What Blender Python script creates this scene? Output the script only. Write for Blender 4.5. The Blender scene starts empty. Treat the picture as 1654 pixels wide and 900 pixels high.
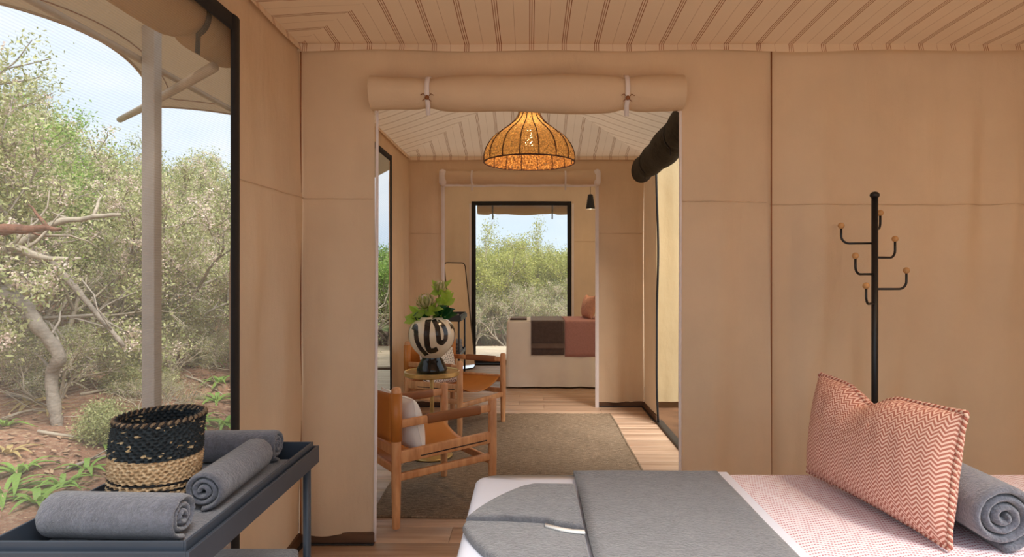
import bpy, bmesh, math, random
import numpy as np
from mathutils import Vector, Matrix

random.seed(7); rng = np.random.default_rng(7)
PI = math.pi
sc = bpy.context.scene
col = sc.collection

# ------------------------------------------------------------------ camera
F = 1000.0; VPU, VPV = 855.0, 440.0; CZ = 1.35
cd = bpy.data.cameras.new('camera'); cam = bpy.data.objects.new('camera', cd); col.objects.link(cam)
cam.location = (0, 0, CZ); cam.rotation_euler = (PI / 2, 0, 0)
cd.sensor_width = 36.0; cd.lens = F / 1654 * 36.0
cd.shift_x = -(VPU - 827) / 1654; cd.shift_y = -(450 - VPV) / 1654
cd.clip_start = 0.05; cd.clip_end = 300
sc.camera = cam
# ------------------------------------------------------------------ world
w = bpy.data.worlds.new('sky'); sc.world = w; w.use_nodes = True
nt = w.node_tree; nt.nodes.clear()
_o = nt.nodes.new('ShaderNodeOutputWorld'); _b = nt.nodes.new('ShaderNodeBackground')
_tc = nt.nodes.new('ShaderNodeTexCoord'); _mp = nt.nodes.new('ShaderNodeMapping'); _mp.inputs['Scale'].default_value = (1, 1, 3)
_n = nt.nodes.new('ShaderNodeTexNoise'); _n.inputs['Scale'].default_value = 2.2; _n.inputs['Detail'].default_value = 6
_r = nt.nodes.new('ShaderNodeValToRGB')
_r.color_ramp.elements[0].position = .38; _r.color_ramp.elements[0].color = (.66, .80, .94, 1)
_r.color_ramp.elements[1].position = .62; _r.color_ramp.elements[1].color = (.90, .95, 1.0, 1)
nt.links.new(_tc.outputs['Generated'], _mp.inputs[0]); nt.links.new(_mp.outputs[0], _n.inputs['Vector'])
nt.links.new(_n.outputs['Fac'], _r.inputs[0]); nt.links.new(_r.outputs[0], _b.inputs[0]); nt.links.new(_b.outputs[0], _o.inputs[0])
_b.inputs[1].default_value = .85
# ------------------------------------------------------------------ sun
sd = bpy.data.lights.new('sun', 'SUN'); sun = bpy.data.objects.new('sun', sd); col.objects.link(sun)
sd.energy = 3.4; sd.angle = math.radians(25); sd.color = (1.0, .95, .88)
sun.rotation_euler = Vector((-0.45, 0.55, -1.0)).to_track_quat('-Z', 'Y').to_euler()
# ------------------------------------------------------------------ exposure
sc.view_settings.view_transform = 'Standard'
try: sc.view_settings.look = 'None'
except Exception: pass
sc.view_settings.gamma = 1.0; sc.view_settings.use_curve_mapping = False
sc.view_settings.exposure = 0.65
sc.cycles.use_denoising = True
sc.cycles.max_bounces = 10; sc.cycles.diffuse_bounces = 6; sc.cycles.transparent_max_bounces = 24
sc.cycles.transmission_bounces = 8; sc.cycles.caustics_reflective = False; sc.cycles.caustics_refractive = False
sc.cycles.sample_clamp_indirect = 6.0

# ================================================================== helpers
def P(u, v, Y):
    return Vector(((u - VPU) * Y / F, Y, CZ - (v - VPV) * Y / F))

class NT:
    def __init__(s, name):
        s.m = bpy.data.materials.new(name); s.m.use_nodes = True; s.t = s.m.node_tree; s.t.nodes.clear()
        s.out = s.t.nodes.new('ShaderNodeOutputMaterial')
    def n(s, typ, **kw):
        nd = s.t.nodes.new('ShaderNode' + typ)
        for k, v in kw.items():
            if k in ('I',):
                for a, b in v.items(): s.set(nd, a, b)
            else: setattr(nd, k, v)
        return nd
    def set(s, nd, key, val):
        sock = nd.inputs[key]
        if hasattr(val, 'is_output'): s.t.links.new(val, sock)
        else: sock.default_value = val
    def math(s, op, a, b=None, c=None):
        nd = s.n('Math', operation=op); s.set(nd, 0, a)
        if b is not None: s.set(nd, 1, b)
        if c is not None: s.set(nd, 2, c)
        return nd.outputs[0]
    def mix(s, fac, a, b, blend='MIX'):
        nd = s.n('Mix', data_type='RGBA', blend_type=blend); s.set(nd, 0, fac); s.set(nd, 6, a); s.set(nd, 7, b); return nd.outputs[2]
    def ramp(s, fac, stops, interp='LINEAR'):
        nd = s.n('ValToRGB'); cr = nd.color_ramp; cr.interpolation = interp
        while len(cr.elements) < len(stops): cr.elements.new(.5)
        for e, (p, c) in zip(cr.elements, stops): e.position = p; e.color = c if len(c) == 4 else (*c, 1)
        s.set(nd, 0, fac); return nd.outputs[0]
    def coord(s, kind='Object', scale=(1, 1, 1), rot=(0, 0, 0)):
        tc = s.n('TexCoord'); mp = s.n('Mapping'); mp.inputs['Scale'].default_value = scale; mp.inputs['Rotation'].default_value = rot
        s.t.links.new(tc.outputs[kind], mp.inputs[0]); return mp.outputs[0]
    def noise(s, vec, scale, detail=3, rough=.5, out='Fac'):
        nd = s.n('TexNoise', I={'Vector': vec, 'Scale': scale, 'Detail': detail, 'Roughness': rough}); return nd.outputs[out]
    def bump(s, h, strength=.3, dist=.01):
        return s.n('Bump', I={'Height': h, 'Strength': strength, 'Distance': dist}).outputs[0]
    def bsdf(s, color, rough=.6, **kw):
        nd = s.n('BsdfPrincipled'); s.set(nd, 'Base Color', color); s.set(nd, 'Roughness', rough)
        for k, v in kw.items(): s.set(nd, k.replace('_', ' '), v)
        return nd.outputs[0]
    def done(s, sh):
        s.t.links.new(sh, s.out.inputs[0]); return s.m

def c4(r, g, b): return (r, g, b, 1.0)
def srgb(r, g, b):
    f = lambda x: (x / 255 / 12.92) if x / 255 <= .04045 else ((x / 255 + .055) / 1.055) ** 2.4
    return (f(r), f(g), f(b), 1.0)

def plain(name, color, rough=.6, var=.12, nscale=8, bump=0, bscale=60, bdist=.004, **kw):
    t = NT(name); v = t.coord()
    f = t.noise(v, nscale, 4)
    dark = tuple(x * (1 - var) for x in color[:3]) + (1,); lite = tuple(min(1, x * (1 + var)) for x in color[:3]) + (1,)
    c = t.ramp(f, [(.3, dark), (.7, lite)])
    if bump: kw['Normal'] = t.bump(t.noise(v, bscale, 3), bump, bdist)
    return t.done(t.bsdf(c, rough, **kw))

def canvas(name, color, trans, tcol, wear=True):
    t = NT(name); v = t.n('NewGeometry').outputs['Position']
    f = t.noise(v, 1.6, 4, .6)
    dk = tuple(x * .90 for x in color[:3]) + (1,)
    c = t.ramp(f, [(.35, dk), (.65, color)])
    f2 = t.noise(t.n('Mapping', I={'Vector': v, 'Scale': (2.5, 2.5, .5)}).outputs[0], 3.0, 3)
    c = t.mix(t.math('MULTIPLY', t.ramp(f2, [(.45, c4(0, 0, 0)), (.8, c4(1, 1, 1))]), .12), c, tuple(x * .74 for x in color[:3]) + (1,))
    wv = t.noise(v, 260, 2)
    fold = t.noise(t.n('Mapping', I={'Vector': v, 'Scale': (3.2, 3.2, .9), 'Rotation': (.12, -.10, 0)}).outputs[0], 1.6, 4, .55)
    nb = t.bump(t.math('ADD', t.math('MULTIPLY', wv, .06), t.math('ADD', t.math('MULTIPLY', t.noise(v, 9, 4), .25), fold)), .45, .035)
    d = t.n('BsdfDiffuse', I={'Color': c, 'Normal': nb}).outputs[0]
    tr = t.n('BsdfTranslucent', I={'Color': tcol, 'Normal': nb}).outputs[0]
    mx = t.n('MixShader', I={0: trans, 1: d, 2: tr}).outputs[0]
    return t.done(mx)

def stripe_mat(name, base, line, trans):
    t = NT(name); uv = t.coord('UV')
    sx = t.n('SeparateXYZ', I={0: uv}).outputs[0]
    fr = t.math('FRACT', t.math('DIVIDE', sx, .16))
    W = base; L = line
    L2 = tuple(.5 * a + .5 * b for a, b in zip(base[:3], line[:3])) + (1,)
    c = t.ramp(fr, [(0, L), (.022, W), (.060, L), (.082, W), (.120, L), (.142, W), (.560, L2), (.578, W)], 'CONSTANT')
    f = t.noise(t.n('NewGeometry').outputs['Position'], 3.0, 4)
    c = t.mix(t.math('MULTIPLY', t.ramp(f, [(.4, c4(0, 0, 0)), (.75, c4(1, 1, 1))]), .12), c, c4(.5, .4, .3))
    nb = t.bump(t.noise(t.n('NewGeometry').outputs['Position'], 7, 4), .25, .012)
    d = t.n('BsdfDiffuse', I={'Color': c, 'Normal': nb}).outputs[0]
    tr = t.n('BsdfTranslucent', I={'Color': t.mix(1.0, c, c4(1, .84, .66), 'MULTIPLY'), 'Normal': nb}).outputs[0]
    return t.done(t.n('MixShader', I={0: trans, 1: d, 2: tr}).outputs[0])

def wood(name, a, b, scale=(2, 22, 22), rough=.5, rnd=True, spread=.25):
    t = NT(name); tc = t.n('TexCoord').outputs['Object']; oi = t.n('ObjectInfo').outputs['Random']
    off = t.n('CombineXYZ', I={0: t.math('MULTIPLY', oi, 37.0), 1: t.math('MULTIPLY', oi, 11.0), 2: t.math('MULTIPLY', oi, 5.0)}).outputs[0]
    va = t.n('VectorMath', operation='ADD', I={0: tc, 1: off}).outputs[0]
    mp = t.n('Mapping', I={'Vector': va, 'Scale': scale}).outputs[0]
    f = t.noise(mp, 1.5, 6, .6)
    c = t.ramp(f, [(.32, a), (.68, b)])
    if rnd: 
        k = t.math('ADD', t.math('MULTIPLY', oi, spread), 1 - spread / 2)
        c = t.mix(1.0, c, t.n('CombineColor', I={0: k, 1: k, 2: k}).outputs[0], 'MULTIPLY')
    return t.done(t.bsdf(c, rough, Normal=t.bump(f, .12, .003)))

def terry(name, color, var=.25, bump=.9):
    t = NT(name); v = t.coord()
    f = t.noise(v, 150, 4, .75); f2 = t.noise(v, 34, 4, .6)
    h = t.math('ADD', f, t.math('MULTIPLY', f2, .7))
    c = t.ramp(t.math('MULTIPLY', h, .59), [(.38, tuple(x * (1 - var) for x in color[:3]) + (1,)), (.62, tuple(min(1, x * (1 + var * 1.6)) for x in color[:3]) + (1,))])
    return t.done(t.bsdf(c, .95, Normal=t.bump(h, bump, .006), Sheen_Weight=.6, Sheen_Roughness=.5))

def leafmat(name, a, b, trans=.35, rough=.55):
    t = NT(name); r = t.n('NewGeometry').outputs['Random Per Island']
    c = t.ramp(r, [(0, a), (1, b)])
    p = t.bsdf(c, rough); tr = t.n('BsdfTranslucent', I={'Color': c}).outputs[0]
    return t.done(t.n('MixShader', I={0: trans, 1: p, 2: tr}).outputs[0])

def screen(name, color, alpha):
    t = NT(name); v = t.coord('Object')
    s = t.n('SeparateXYZ', I={0: v})
    wx = t.math('FRACT', t.math('MULTIPLY', s.outputs[2], 125.0))
    a = t.math('ADD', alpha - .05, t.math('MULTIPLY', t.math('LESS_THAN', wx, .45), .10))
    d = t.n('BsdfDiffuse', I={'Color': color}).outputs[0]
    tl = t.n('BsdfTranslucent', I={'Color': color}).outputs[0]
    m = t.n('MixShader', I={0: .5, 1: d, 2: tl}).outputs[0]
    tr = t.n('BsdfTransparent', I={'Color': c4(1, 1, 1)}).outputs[0]
    return t.done(t.n('MixShader', I={0: a, 1: tr, 2: m}).outputs[0])

def emit(name, color, strength):
    t = NT(name); return t.done(t.n('Emission', I={'Color': color, 'Strength': strength}).outputs[0])

M = {}
M['canvas'] = canvas('canvas', srgb(226, 202, 173), .07, c4(.80, .60, .40))
M['canvas_out'] = canvas('canvas_outer', srgb(182, 150, 112), .12, c4(.66, .50, .32))
M['canvas_glow'] = canvas('canvas_pale', srgb(222, 204, 164), .40, c4(.88, .76, .46))
M['stripe'] = stripe_mat('striped_liner', srgb(224, 202, 178), srgb(142, 92, 66), .04)
M['stripe2'] = stripe_mat('striped_liner_lounge', srgb(212, 200, 188), srgb(136, 106, 86), .18)
M['stripe_band'] = stripe_mat('striped_band', srgb(236, 218, 196), srgb(178, 130, 100), .05)
M['tape'] = plain('white_tape', srgb(232, 224, 224), .8, .05)
M['seam'] = plain('seam', srgb(212, 186, 156), .9, .08)
M['black'] = plain('black_webbing', srgb(24, 23, 26), .75, .2, 40)
M['black_metal'] = plain('black_metal', srgb(20, 20, 24), .38, .1)
M['baseboard'] = wood('brown_baseboard', srgb(84, 58, 40), srgb(112, 80, 56), (3, 3, 20), .6)
M['track'] = plain('dark_track', srgb(40, 38, 40), .5, .1)
M['plank'] = wood('oak_plank', srgb(158, 126, 102), srgb(202, 172, 146), (.9, 14, 14), .42, True, .22)
M['deck'] = wood('deck_board', srgb(186, 140, 100), srgb(222, 184, 144), (10, 1.2, 10), .6, True, .2)
M['deck_pale'] = wood('weathered_deck', srgb(196, 176, 150), srgb(226, 208, 184), (1.2, 10, 10), .7, True, .12)
M['oak'] = wood('chair_oak', srgb(184, 124, 78), srgb(224, 168, 118), (16, 16, 3), .45, True, .14)
M['leather'] = plain('tan_leather', srgb(186, 116, 48), .42, .14, 5, .15, 120, .002)
M['leather_dark'] = plain('brown_leather', srgb(140, 86, 46), .5, .16, 6, .15, 120, .002)
M['slate'] = plain('slate_metal', srgb(60, 69, 82), .42, .08, 6)
M['towel'] = terry('grey_terry', srgb(98, 100, 112))
M['towel_throw'] = terry('grey_terry_throw', srgb(94, 94, 100), .25, .9)
M['sheet'] = plain('white_sheet', srgb(228, 232, 246), .85, .02, 6)
M['sheet_ivory'] = plain('ivory_sheet', srgb(240, 237, 231), .85, .03, 6)
M['white'] = plain('white_cotton', srgb(236, 234, 230), .85, .03)
M['charcoal'] = terry('charcoal_throw', srgb(80, 68, 68), .18, .4)
M['brass'] = plain('brass', srgb(196, 164, 104), .35, .12, 30, Metallic=.75)
M['jute'] = None
M['cream_glaze'] = plain('cream_glaze', srgb(228, 212, 184), .16, .05, 12)
M['black_glaze'] = plain('black_glaze', srgb(22, 20, 20), .10, .1)
M['ink'] = plain('black_brush_stroke', srgb(44, 38, 34), .2, .35, 30)
M['ball'] = plain('wooden_ball', srgb(206, 158, 104), .5, .1, 20)
M['stem'] = plain('green_stem', srgb(150, 140, 72), .6, .1)
M['post'] = plain('grey_post_paint', srgb(170, 160, 150), .6, .06, 20)
M['pole'] = plain('awning_pole', srgb(170, 150, 128), .5, .08, 20)
M['bark'] = plain('grey_bark', srgb(158, 148, 136), .9, .30, 14, .8, 40, .012)
M['bark_red'] = plain('red_brown_bark', srgb(122, 84, 66), .9, .3, 14, .8, 40, .012)
M['twig'] = plain('pale_twig', srgb(172, 160, 142), .9, .2, 12)
M['leaf_olive'] = leafmat('olive_leaves', srgb(132, 144, 86), srgb(214, 214, 158))
M['leaf_green'] = leafmat('green_leaves', srgb(100, 142, 58), srgb(182, 208, 112))
M['leaf_yellow'] = leafmat('yellow_green_leaves', srgb(140, 150, 60), srgb(206, 204, 118))
M['leaf_fresh'] = leafmat('fresh_green_blades', srgb(92, 146, 56), srgb(166, 196, 100))
M['leaf_dry'] = leafmat('dry_blades', srgb(176, 150, 90), srgb(214, 196, 140))
M['blossom'] = leafmat('pale_blossom', srgb(222, 196, 184), srgb(246, 232, 218), .3)
M['blossom_grey'] = leafmat('grey_cream_blossom', srgb(188, 182, 158), srgb(226, 220, 202), .3)
M['bouquet_leaf'] = leafmat('bouquet_leaf', srgb(134, 182, 52), srgb(196, 220, 98), .4, .35)
M['bouquet_dark'] = leafmat('dark_bouquet_leaf', srgb(22, 66, 34), srgb(34, 84, 44), .1, .25)
M['bract'] = leafmat('protea_bract', srgb(150, 158, 84), srgb(214, 206, 160), .25)
M['bulb'] = emit('warm_bulb', c4(1, .72, .36), 12)
M['screen'] = screen('insect_screen', srgb(220, 220, 212), .22)
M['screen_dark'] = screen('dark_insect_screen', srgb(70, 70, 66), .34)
M['mesh_roll'] = plain('rolled_dark_mesh', srgb(48, 44, 34), .9, .3, 30, .5, 50, .01)
M['mirror'] = (lambda t: t.done(t.bsdf(c4(.9, .88, .85), .03, Metallic=1.0)))(NT('mirror_glass'))
M['bronze'] = plain('bronze_frame', srgb(70, 54, 44), .4, .1, Metallic=.5)

def soil():
    t = NT('red_soil'); v = t.coord()
    f = t.noise(v, 3.0, 6, .65); f2 = t.noise(v, 26, 5, .7); f3 = t.noise(v, .35, 3)
    c = t.ramp(f, [(.3, srgb(118, 82, 64)), (.55, srgb(158, 116, 92)), (.75, srgb(186, 152, 124))])
    c = t.mix(t.ramp(f2, [(.5, c4(0, 0, 0)), (.62, c4(.6, .6, .6))]), c, srgb(196, 170, 140))
    pz = t.n('SeparateXYZ', I={0: t.n('NewGeometry').outputs['Position']})
    away = t.math('MAXIMUM', t.math('GREATER_THAN', pz.outputs[1], 14.5), t.math('LESS_THAN', pz.outputs[0], -8.0))
    c = t.mix(away, c, t.ramp(t.noise(v, 5, 5), [(.35, srgb(92, 104, 54)), (.65, srgb(160, 164, 104))]))
    h = t.math('ADD', f, f2)
    return t.done(t.bsdf(c, .95, Normal=t.bump(h, .9, .03)))
M['soil'] = soil()

def jute():
    t = NT('jute_weave'); v = t.coord()
    s = t.n('Mapping', I={'Vector': v, 'Scale': (16, 70, 1)}).outputs[0]
    f = t.noise(s, 1.3, 5, .7); f2 = t.noise(v, 3, 3); f3 = t.noise(t.n('Mapping', I={'Vector': v, 'Scale': (30, 60, 1)}).outputs[0], 4, 2)
    h = t.math('ADD', f, t.math('MULTIPLY', f3, .6))
    c = t.ramp(t.math('MULTIPLY', h, .62), [(.36, srgb(82, 66, 50)), (.5, srgb(142, 120, 96)), (.62, srgb(192, 168, 140))])
    c = t.mix(.25, c, t.ramp(f2, [(.35, srgb(104, 88, 68)), (.7, srgb(156, 134, 110))]))
    return t.done(t.bsdf(c, .95, Normal=t.bump(h, 1.0, .01)))
M['jute'] = jute()

def chevron(name, a, b, pitch, row, duty=.5, bump=.4):
    """zigzag weave on UV measured in metres: columns 'pitch' wide, rows 'row' high"""
    t = NT(name); uv = t.n('SeparateXYZ', I={0: t.coord('UV')})
    u, v = uv.outputs[0], uv.outputs[1]
    tri = t.math('ABSOLUTE', t.math('SUBTRACT', t.math('MULTIPLY', t.math('FRACT', t.math('DIVIDE', u, pitch)), 2.0), 1.0))
    ph = t.math('ADD', t.math('DIVIDE', v, row), t.math('MULTIPLY', tri, 1.1))
    st = t.math('LESS_THAN', t.math('FRACT', ph), duty)
    c = t.mix(st, a, b)
    f = t.noise(t.coord('UV'), 300, 2)
    c = t.mix(t.math('MULTIPLY', f, .25), c, tuple(x * .7 for x in a[:3]) + (1,))
    return t.done(t.bsdf(c, .9, Normal=t.bump(st, bump, .002)))
M['pillow'] = chevron('terracotta_chevron', srgb(238, 200, 182), srgb(172, 96, 78), .019, .0098, .52)
M['pillow_small'] = plain('dusty_pink', srgb(204, 158, 140), .9, .12, 40)
M['rope_a'] = plain('rope_cream', srgb(226, 190, 170), .9)
M['rope_b'] = plain('rope_terracotta', srgb(164, 96, 80), .9)
M['pillow_rope'] = chevron('braided_edge', srgb(214, 176, 156), srgb(150, 86, 72), .010, .007, .5)

def dash_blanket(name, a, b):
    t = NT(name); uv = t.n('SeparateXYZ', I={0: t.coord('UV')}); u, v = uv.outputs[0], uv.outputs[1]
    col_ = t.math('DIVIDE', u, .085)
    tri = t.math('ABSOLUTE', t.math('SUBTRACT', t.math('MULTIPLY', t.math('FRACT', col_), 2.0), 1.0))
    ph = t.math('ADD', t.math('DIVIDE', v, .0118), t.math('MULTIPLY', tri, 1.2))
    row = t.math('LESS_THAN', t.math('FRACT', ph), .36)
    dash = t.math('LESS_THAN', t.math('FRACT', t.math('ADD', t.math('DIVIDE', u, .0066), t.math('MULTIPLY', t.math('FLOOR', ph), .5))), .62)
    st = t.math('MULTIPLY', row, dash)
    c = t.mix(st, a, b)
    return t.done(t.bsdf(c, .9, Normal=t.bump(st, .3, .002)))
M['blanket'] = dash_blanket('pink_dash_blanket', srgb(240, 232, 240), srgb(186, 128, 140))
M['blanket_far'] = plain('dusty_rose_throw', srgb(176, 132, 130), .9, .08, 60)

def dash_cushion(name):
    t = NT(name); uv = t.n('SeparateXYZ', I={0: t.coord('UV')}); u, v = uv.outputs[0], uv.outputs[1]
    cu = t.math('DIVIDE', u, .032); cv = t.math('DIVIDE', v, .026)
    par = t.math('MULTIPLY', t.math('SUBTRACT', t.math('MODULO', t.math('ABSOLUTE', t.math('FLOOR', cu)), 2.0), .5), 2.0)
    fu = t.math('SUBTRACT', t.math('FRACT', cu), .5); fv = t.math('SUBTRACT', t.math('FRACT', cv), .5)
    ln = t.math('LESS_THAN', t.math('ABSOLUTE', t.math('SUBTRACT', fu, t.math('MULTIPLY', t.math('MULTIPLY', fv, par), .7))), .13)
    en = t.math('LESS_THAN', t.math('ABSOLUTE', fv), .36)
    st = t.math('MULTIPLY', ln, en)
    return t.done(t.bsdf(t.mix(st, srgb(232, 226, 214), srgb(40, 38, 38)), .9))
M['dash_cushion'] = dash_cushion('dashed_cushion')

def basket_mat():
    t = NT('seagrass'); uv = t.n('SeparateXYZ', I={0: t.coord('UV')}); u, v = uv.outputs[0], uv.outputs[1]
    f = t.noise(t.coord('UV', (60, 30, 1)), 3, 3); fo = t.noise(t.coord('Object'), 120, 3)
    sp = t.n('TexVoronoi', I={'Vector': t.coord('UV', (72, 46, 1)), 'Scale': 1.0}).outputs['Color']
    spr = t.n('SeparateXYZ', I={0: sp}).outputs[0]
    edge = t.math('ADD', .60, t.math('MULTIPLY', t.math('SINE', t.math('MULTIPLY', u, 2 * PI)), .035))
    top = t.math('GREATER_THAN', v, edge)
    blackc = t.mix(t.math('GREATER_THAN', spr, .955), t.ramp(fo, [(.3, srgb(10, 12, 14)), (.7, srgb(44, 54, 60))]), srgb(190, 164, 124))
    nat = t.ramp(fo, [(.3, srgb(150, 118, 84)), (.5, srgb(200, 168, 128)), (.7, srgb(226, 200, 162))])
    low = t.math('LESS_THAN', v, t.math('ADD', .36, t.math('MULTIPLY', t.math('SINE', t.math('MULTIPLY', u, 2 * PI)), .05)))
    spir = t.math('LESS_THAN', t.math('FRACT', t.math('ADD', t.math('MULTIPLY', v, 14.0), t.math('MULTIPLY', u, 3.0))), .42)
    c = t.mix(t.math('MULTIPLY', low, spir), nat, srgb(26, 26, 28))
    c = t.mix(top, c, blackc)
    return t.done(t.bsdf(c, .8))
M['basket'] = basket_mat()

def rattan():
    t = NT('woven_rattan'); v = t.coord()
    mp = t.n('Mapping', I={'Vector': v, 'Scale': (1, 1, 1)}).outputs[0]
    f = t.noise(mp, 70, 3, .7); f2 = t.noise(mp, 60, 3)
    c = t.ramp(f, [(.38, srgb(84, 50, 20)), (.5, srgb(166, 108, 46)), (.62, srgb(232, 180, 104))])
    nb = t.bump(t.math('ADD', f, f2), 1.0, .01)
    d = t.bsdf(c, .6, Normal=nb); tr = t.n('BsdfTranslucent', I={'Color': c4(.95, .58, .22)}).outputs[0]
    m = t.n('MixShader', I={0: .17, 1: d, 2: tr}).outputs[0]
    hole = t.math('MULTIPLY', t.math('GREATER_THAN', f2, .63), .6)
    tp = t.n('BsdfTransparent').outputs[0]
    return t.done(t.n('MixShader', I={0: hole, 1: m, 2: tp}).outputs[0])
M['rattan'] = rattan()
M['lamp_rib'] = plain('dark_binding', srgb(70, 36, 34), .7, .1)

# ------------------------------------------------------------------ mesh building
class MB:
    def __init__(s): s.v = []; s.f = []; s.uv = {}
    def add(s, vs, fs, uvs=None):
        o = len(s.v); s.v += [tuple(p) for p in vs]
        for f in fs: s.f.append(tuple(i + o for i in f))
        if uvs is not None:
            for i, q in enumerate(uvs): s.uv[o + i] = q
        return s
    def box(s, c, size, rz=0, mat=None, bev=.0):
        x, y, z = (d / 2 for d in size)
        R = mat if mat is not None else Matrix.Rotation(rz, 3, 'Z')
        c = Vector(c)
        if bev <= 0:
            vs = [c + R @ Vector((a * x, b * y, d * z)) for d in (-1, 1) for b in (-1, 1) for a in (-1, 1)]
            return s.add(vs, [(0, 2, 3, 1), (4, 5, 7, 6), (0, 1, 5, 4), (2, 6, 7, 3), (0, 4, 6, 2), (1, 3, 7, 5)])
        b = min(bev, x * .9, y * .9, z * .9)
        bm = bmesh.new(); bmesh.ops.create_cube(bm, size=1.0)
        for q in bm.verts: q.co = Vector((q.co.x * 2 * x, q.co.y * 2 * y, q.co.z * 2 * z))
        bmesh.ops.bevel(bm, geom=bm.edges[:], offset=b, segments=2, affect='EDGES', profile=.5)
        bm.verts.index_update()
        vs = [c + R @ q.co for q in bm.verts]; fs = [[q.index for q in f.verts] for f in bm.faces]; bm.free()
        return s.add(vs, fs)
    def bar(s, a, b, w, h, bev=.004, up=(0, 0, 1)):
        a, b = Vector(a), Vector(b); d = b - a; L = d.length; d.normalize()
        upv = Vector(up); sd_ = d.cross(upv)
        if sd_.length < 1e-4: sd_ = d.cross(Vector((1, 0, 0)))
        sd_.normalize(); u2 = sd_.cross(d)
        R = Matrix((d, sd_, u2)).transposed()
        return s.box((a + b) / 2, (L, w, h), mat=R, bev=bev)
    def tube(s, pts, rad, n=10, caps=True, closed=False):
        pts = [Vector(p) for p in pts]; m = len(pts)
        rad = [rad] * m if not hasattr(rad, '__len__') else rad
        t0 = (pts[1] - pts[0]).normalized()
        ref = Vector((0, 0, 1)) if abs(t0.z) < .9 else Vector((1, 0, 0))
        x = t0.cross(ref).normalized(); vs = []
        for i, p in enumerate(pts):
            if closed: t = pts[(i + 1) % m] - pts[i - 1]
            else: t = pts[min(i + 1, m - 1)] - pts[max(i - 1, 0)]
            t.normalize(); x = (x - t * x.dot(t))
            if x.length < 1e-5: x = t.orthogonal()
            x.normalize(); y = t.cross(x)
            for k in range(n):
                a = 2 * PI * k / n; vs.append(p + (x * math.cos(a) + y * math.sin(a)) * rad[i])
        fs = []
        for i in range(m if closed else m - 1):
            for k in range(n):
                j = (i + 1) % m
                fs.append((i * n + k, i * n + (k + 1) % n, j * n + (k + 1) % n, j * n + k))
        if caps and not closed:
            fs.append(tuple(range(n))[::-1]); fs.append(tuple((m - 1) * n + k for k in range(n)))
        return s.add(vs, fs)
    def lathe(s, prof, n=32, c=(0, 0, 0), capb=False, capt=False):
        vs = []; fs = []; c = Vector(c); m = len(prof)
        for r, z in prof:
            for k in range(n): a = 2 * PI * k / n; vs.append(c + Vector((r * math.cos(a), r * math.sin(a), z)))
        for i in range(m - 1):
            for k in range(n): fs.append((i * n + k, i * n + (k + 1) % n, (i + 1) * n + (k + 1) % n, (i + 1) * n + k))
        if capb: fs.append(tuple(range(n))[::-1])
        if capt: fs.append(tuple((m - 1) * n + k for k in range(n)))
        return s.add(vs, fs)
    def sphere(s, c, r, n=12, m=8, sq=(1, 1, 1)):
        pr = [(max(1e-4, math.sin(PI * i / m)) * r, -math.cos(PI * i / m) * r) for i in range(m + 1)]
        o = len(s.v); s.lathe(pr, n, (0, 0, 0), True, True); c = Vector(c)
        for i in range(o, len(s.v)):
            q = s.v[i]; s.v[i] = (c.x + q[0] * sq[0], c.y + q[1] * sq[1], c.z + q[2] * sq[2])
        return s
    def grid(s, fn, nu, nv, uvf=None):
        vs = []; uvs = []
        for j in range(nv + 1):
            for i in range(nu + 1):
                a, b = i / nu, j / nv; vs.append(fn(a, b)); uvs.append(uvf(a, b) if uvf else (a, b))
        fs = [(j * (nu + 1) + i, j * (nu + 1) + i + 1, (j + 1) * (nu + 1) + i + 1, (j + 1) * (nu + 1) + i) for j in range(nv) for i in range(nu)]
        return s.add(vs, fs, uvs)
    def build(s, name, mat, parent=None, org=None, smooth=True, solid=0, sub=0, angle=None):
        me = bpy.data.meshes.new(name)
        vs = s.v
        if org is not None: vs = [(p[0] - org[0], p[1] - org[1], p[2] - org[2]) for p in vs]
        me.from_pydata(vs, [], s.f)
        if s.uv:
            lay = me.uv_layers.new(name='UVMap')
            li = np.empty(len(me.loops), np.int32); me.loops.foreach_get('vertex_index', li)
            tab = np.zeros((len(vs), 2), np.float32)
            for k, q in s.uv.items(): tab[k] = q
            lay.data.foreach_set('uv', tab[li].ravel())
        me.materials.append(mat if not isinstance(mat, str) else M[mat])
        me.validate(); me.update()
        if smooth:
            me.polygons.foreach_set('use_smooth', [True] * len(me.polygons))
            if angle is not None:
                try: me.set_sharp_from_angle(angle=math.radians(angle))
                except Exception: pass
        o = bpy.data.objects.new(name, me); col.objects.link(o)
        if parent is not None: o.parent = parent
        elif org is not None: o.location = org
        if sub:
            md = o.modifiers.new('sub', 'SUBSURF'); md.levels = md.render_levels = sub
        if solid:
            md = o.modifiers.new('thick', 'SOLIDIFY'); md.thickness = solid; md.offset = 0
        return o

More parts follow.
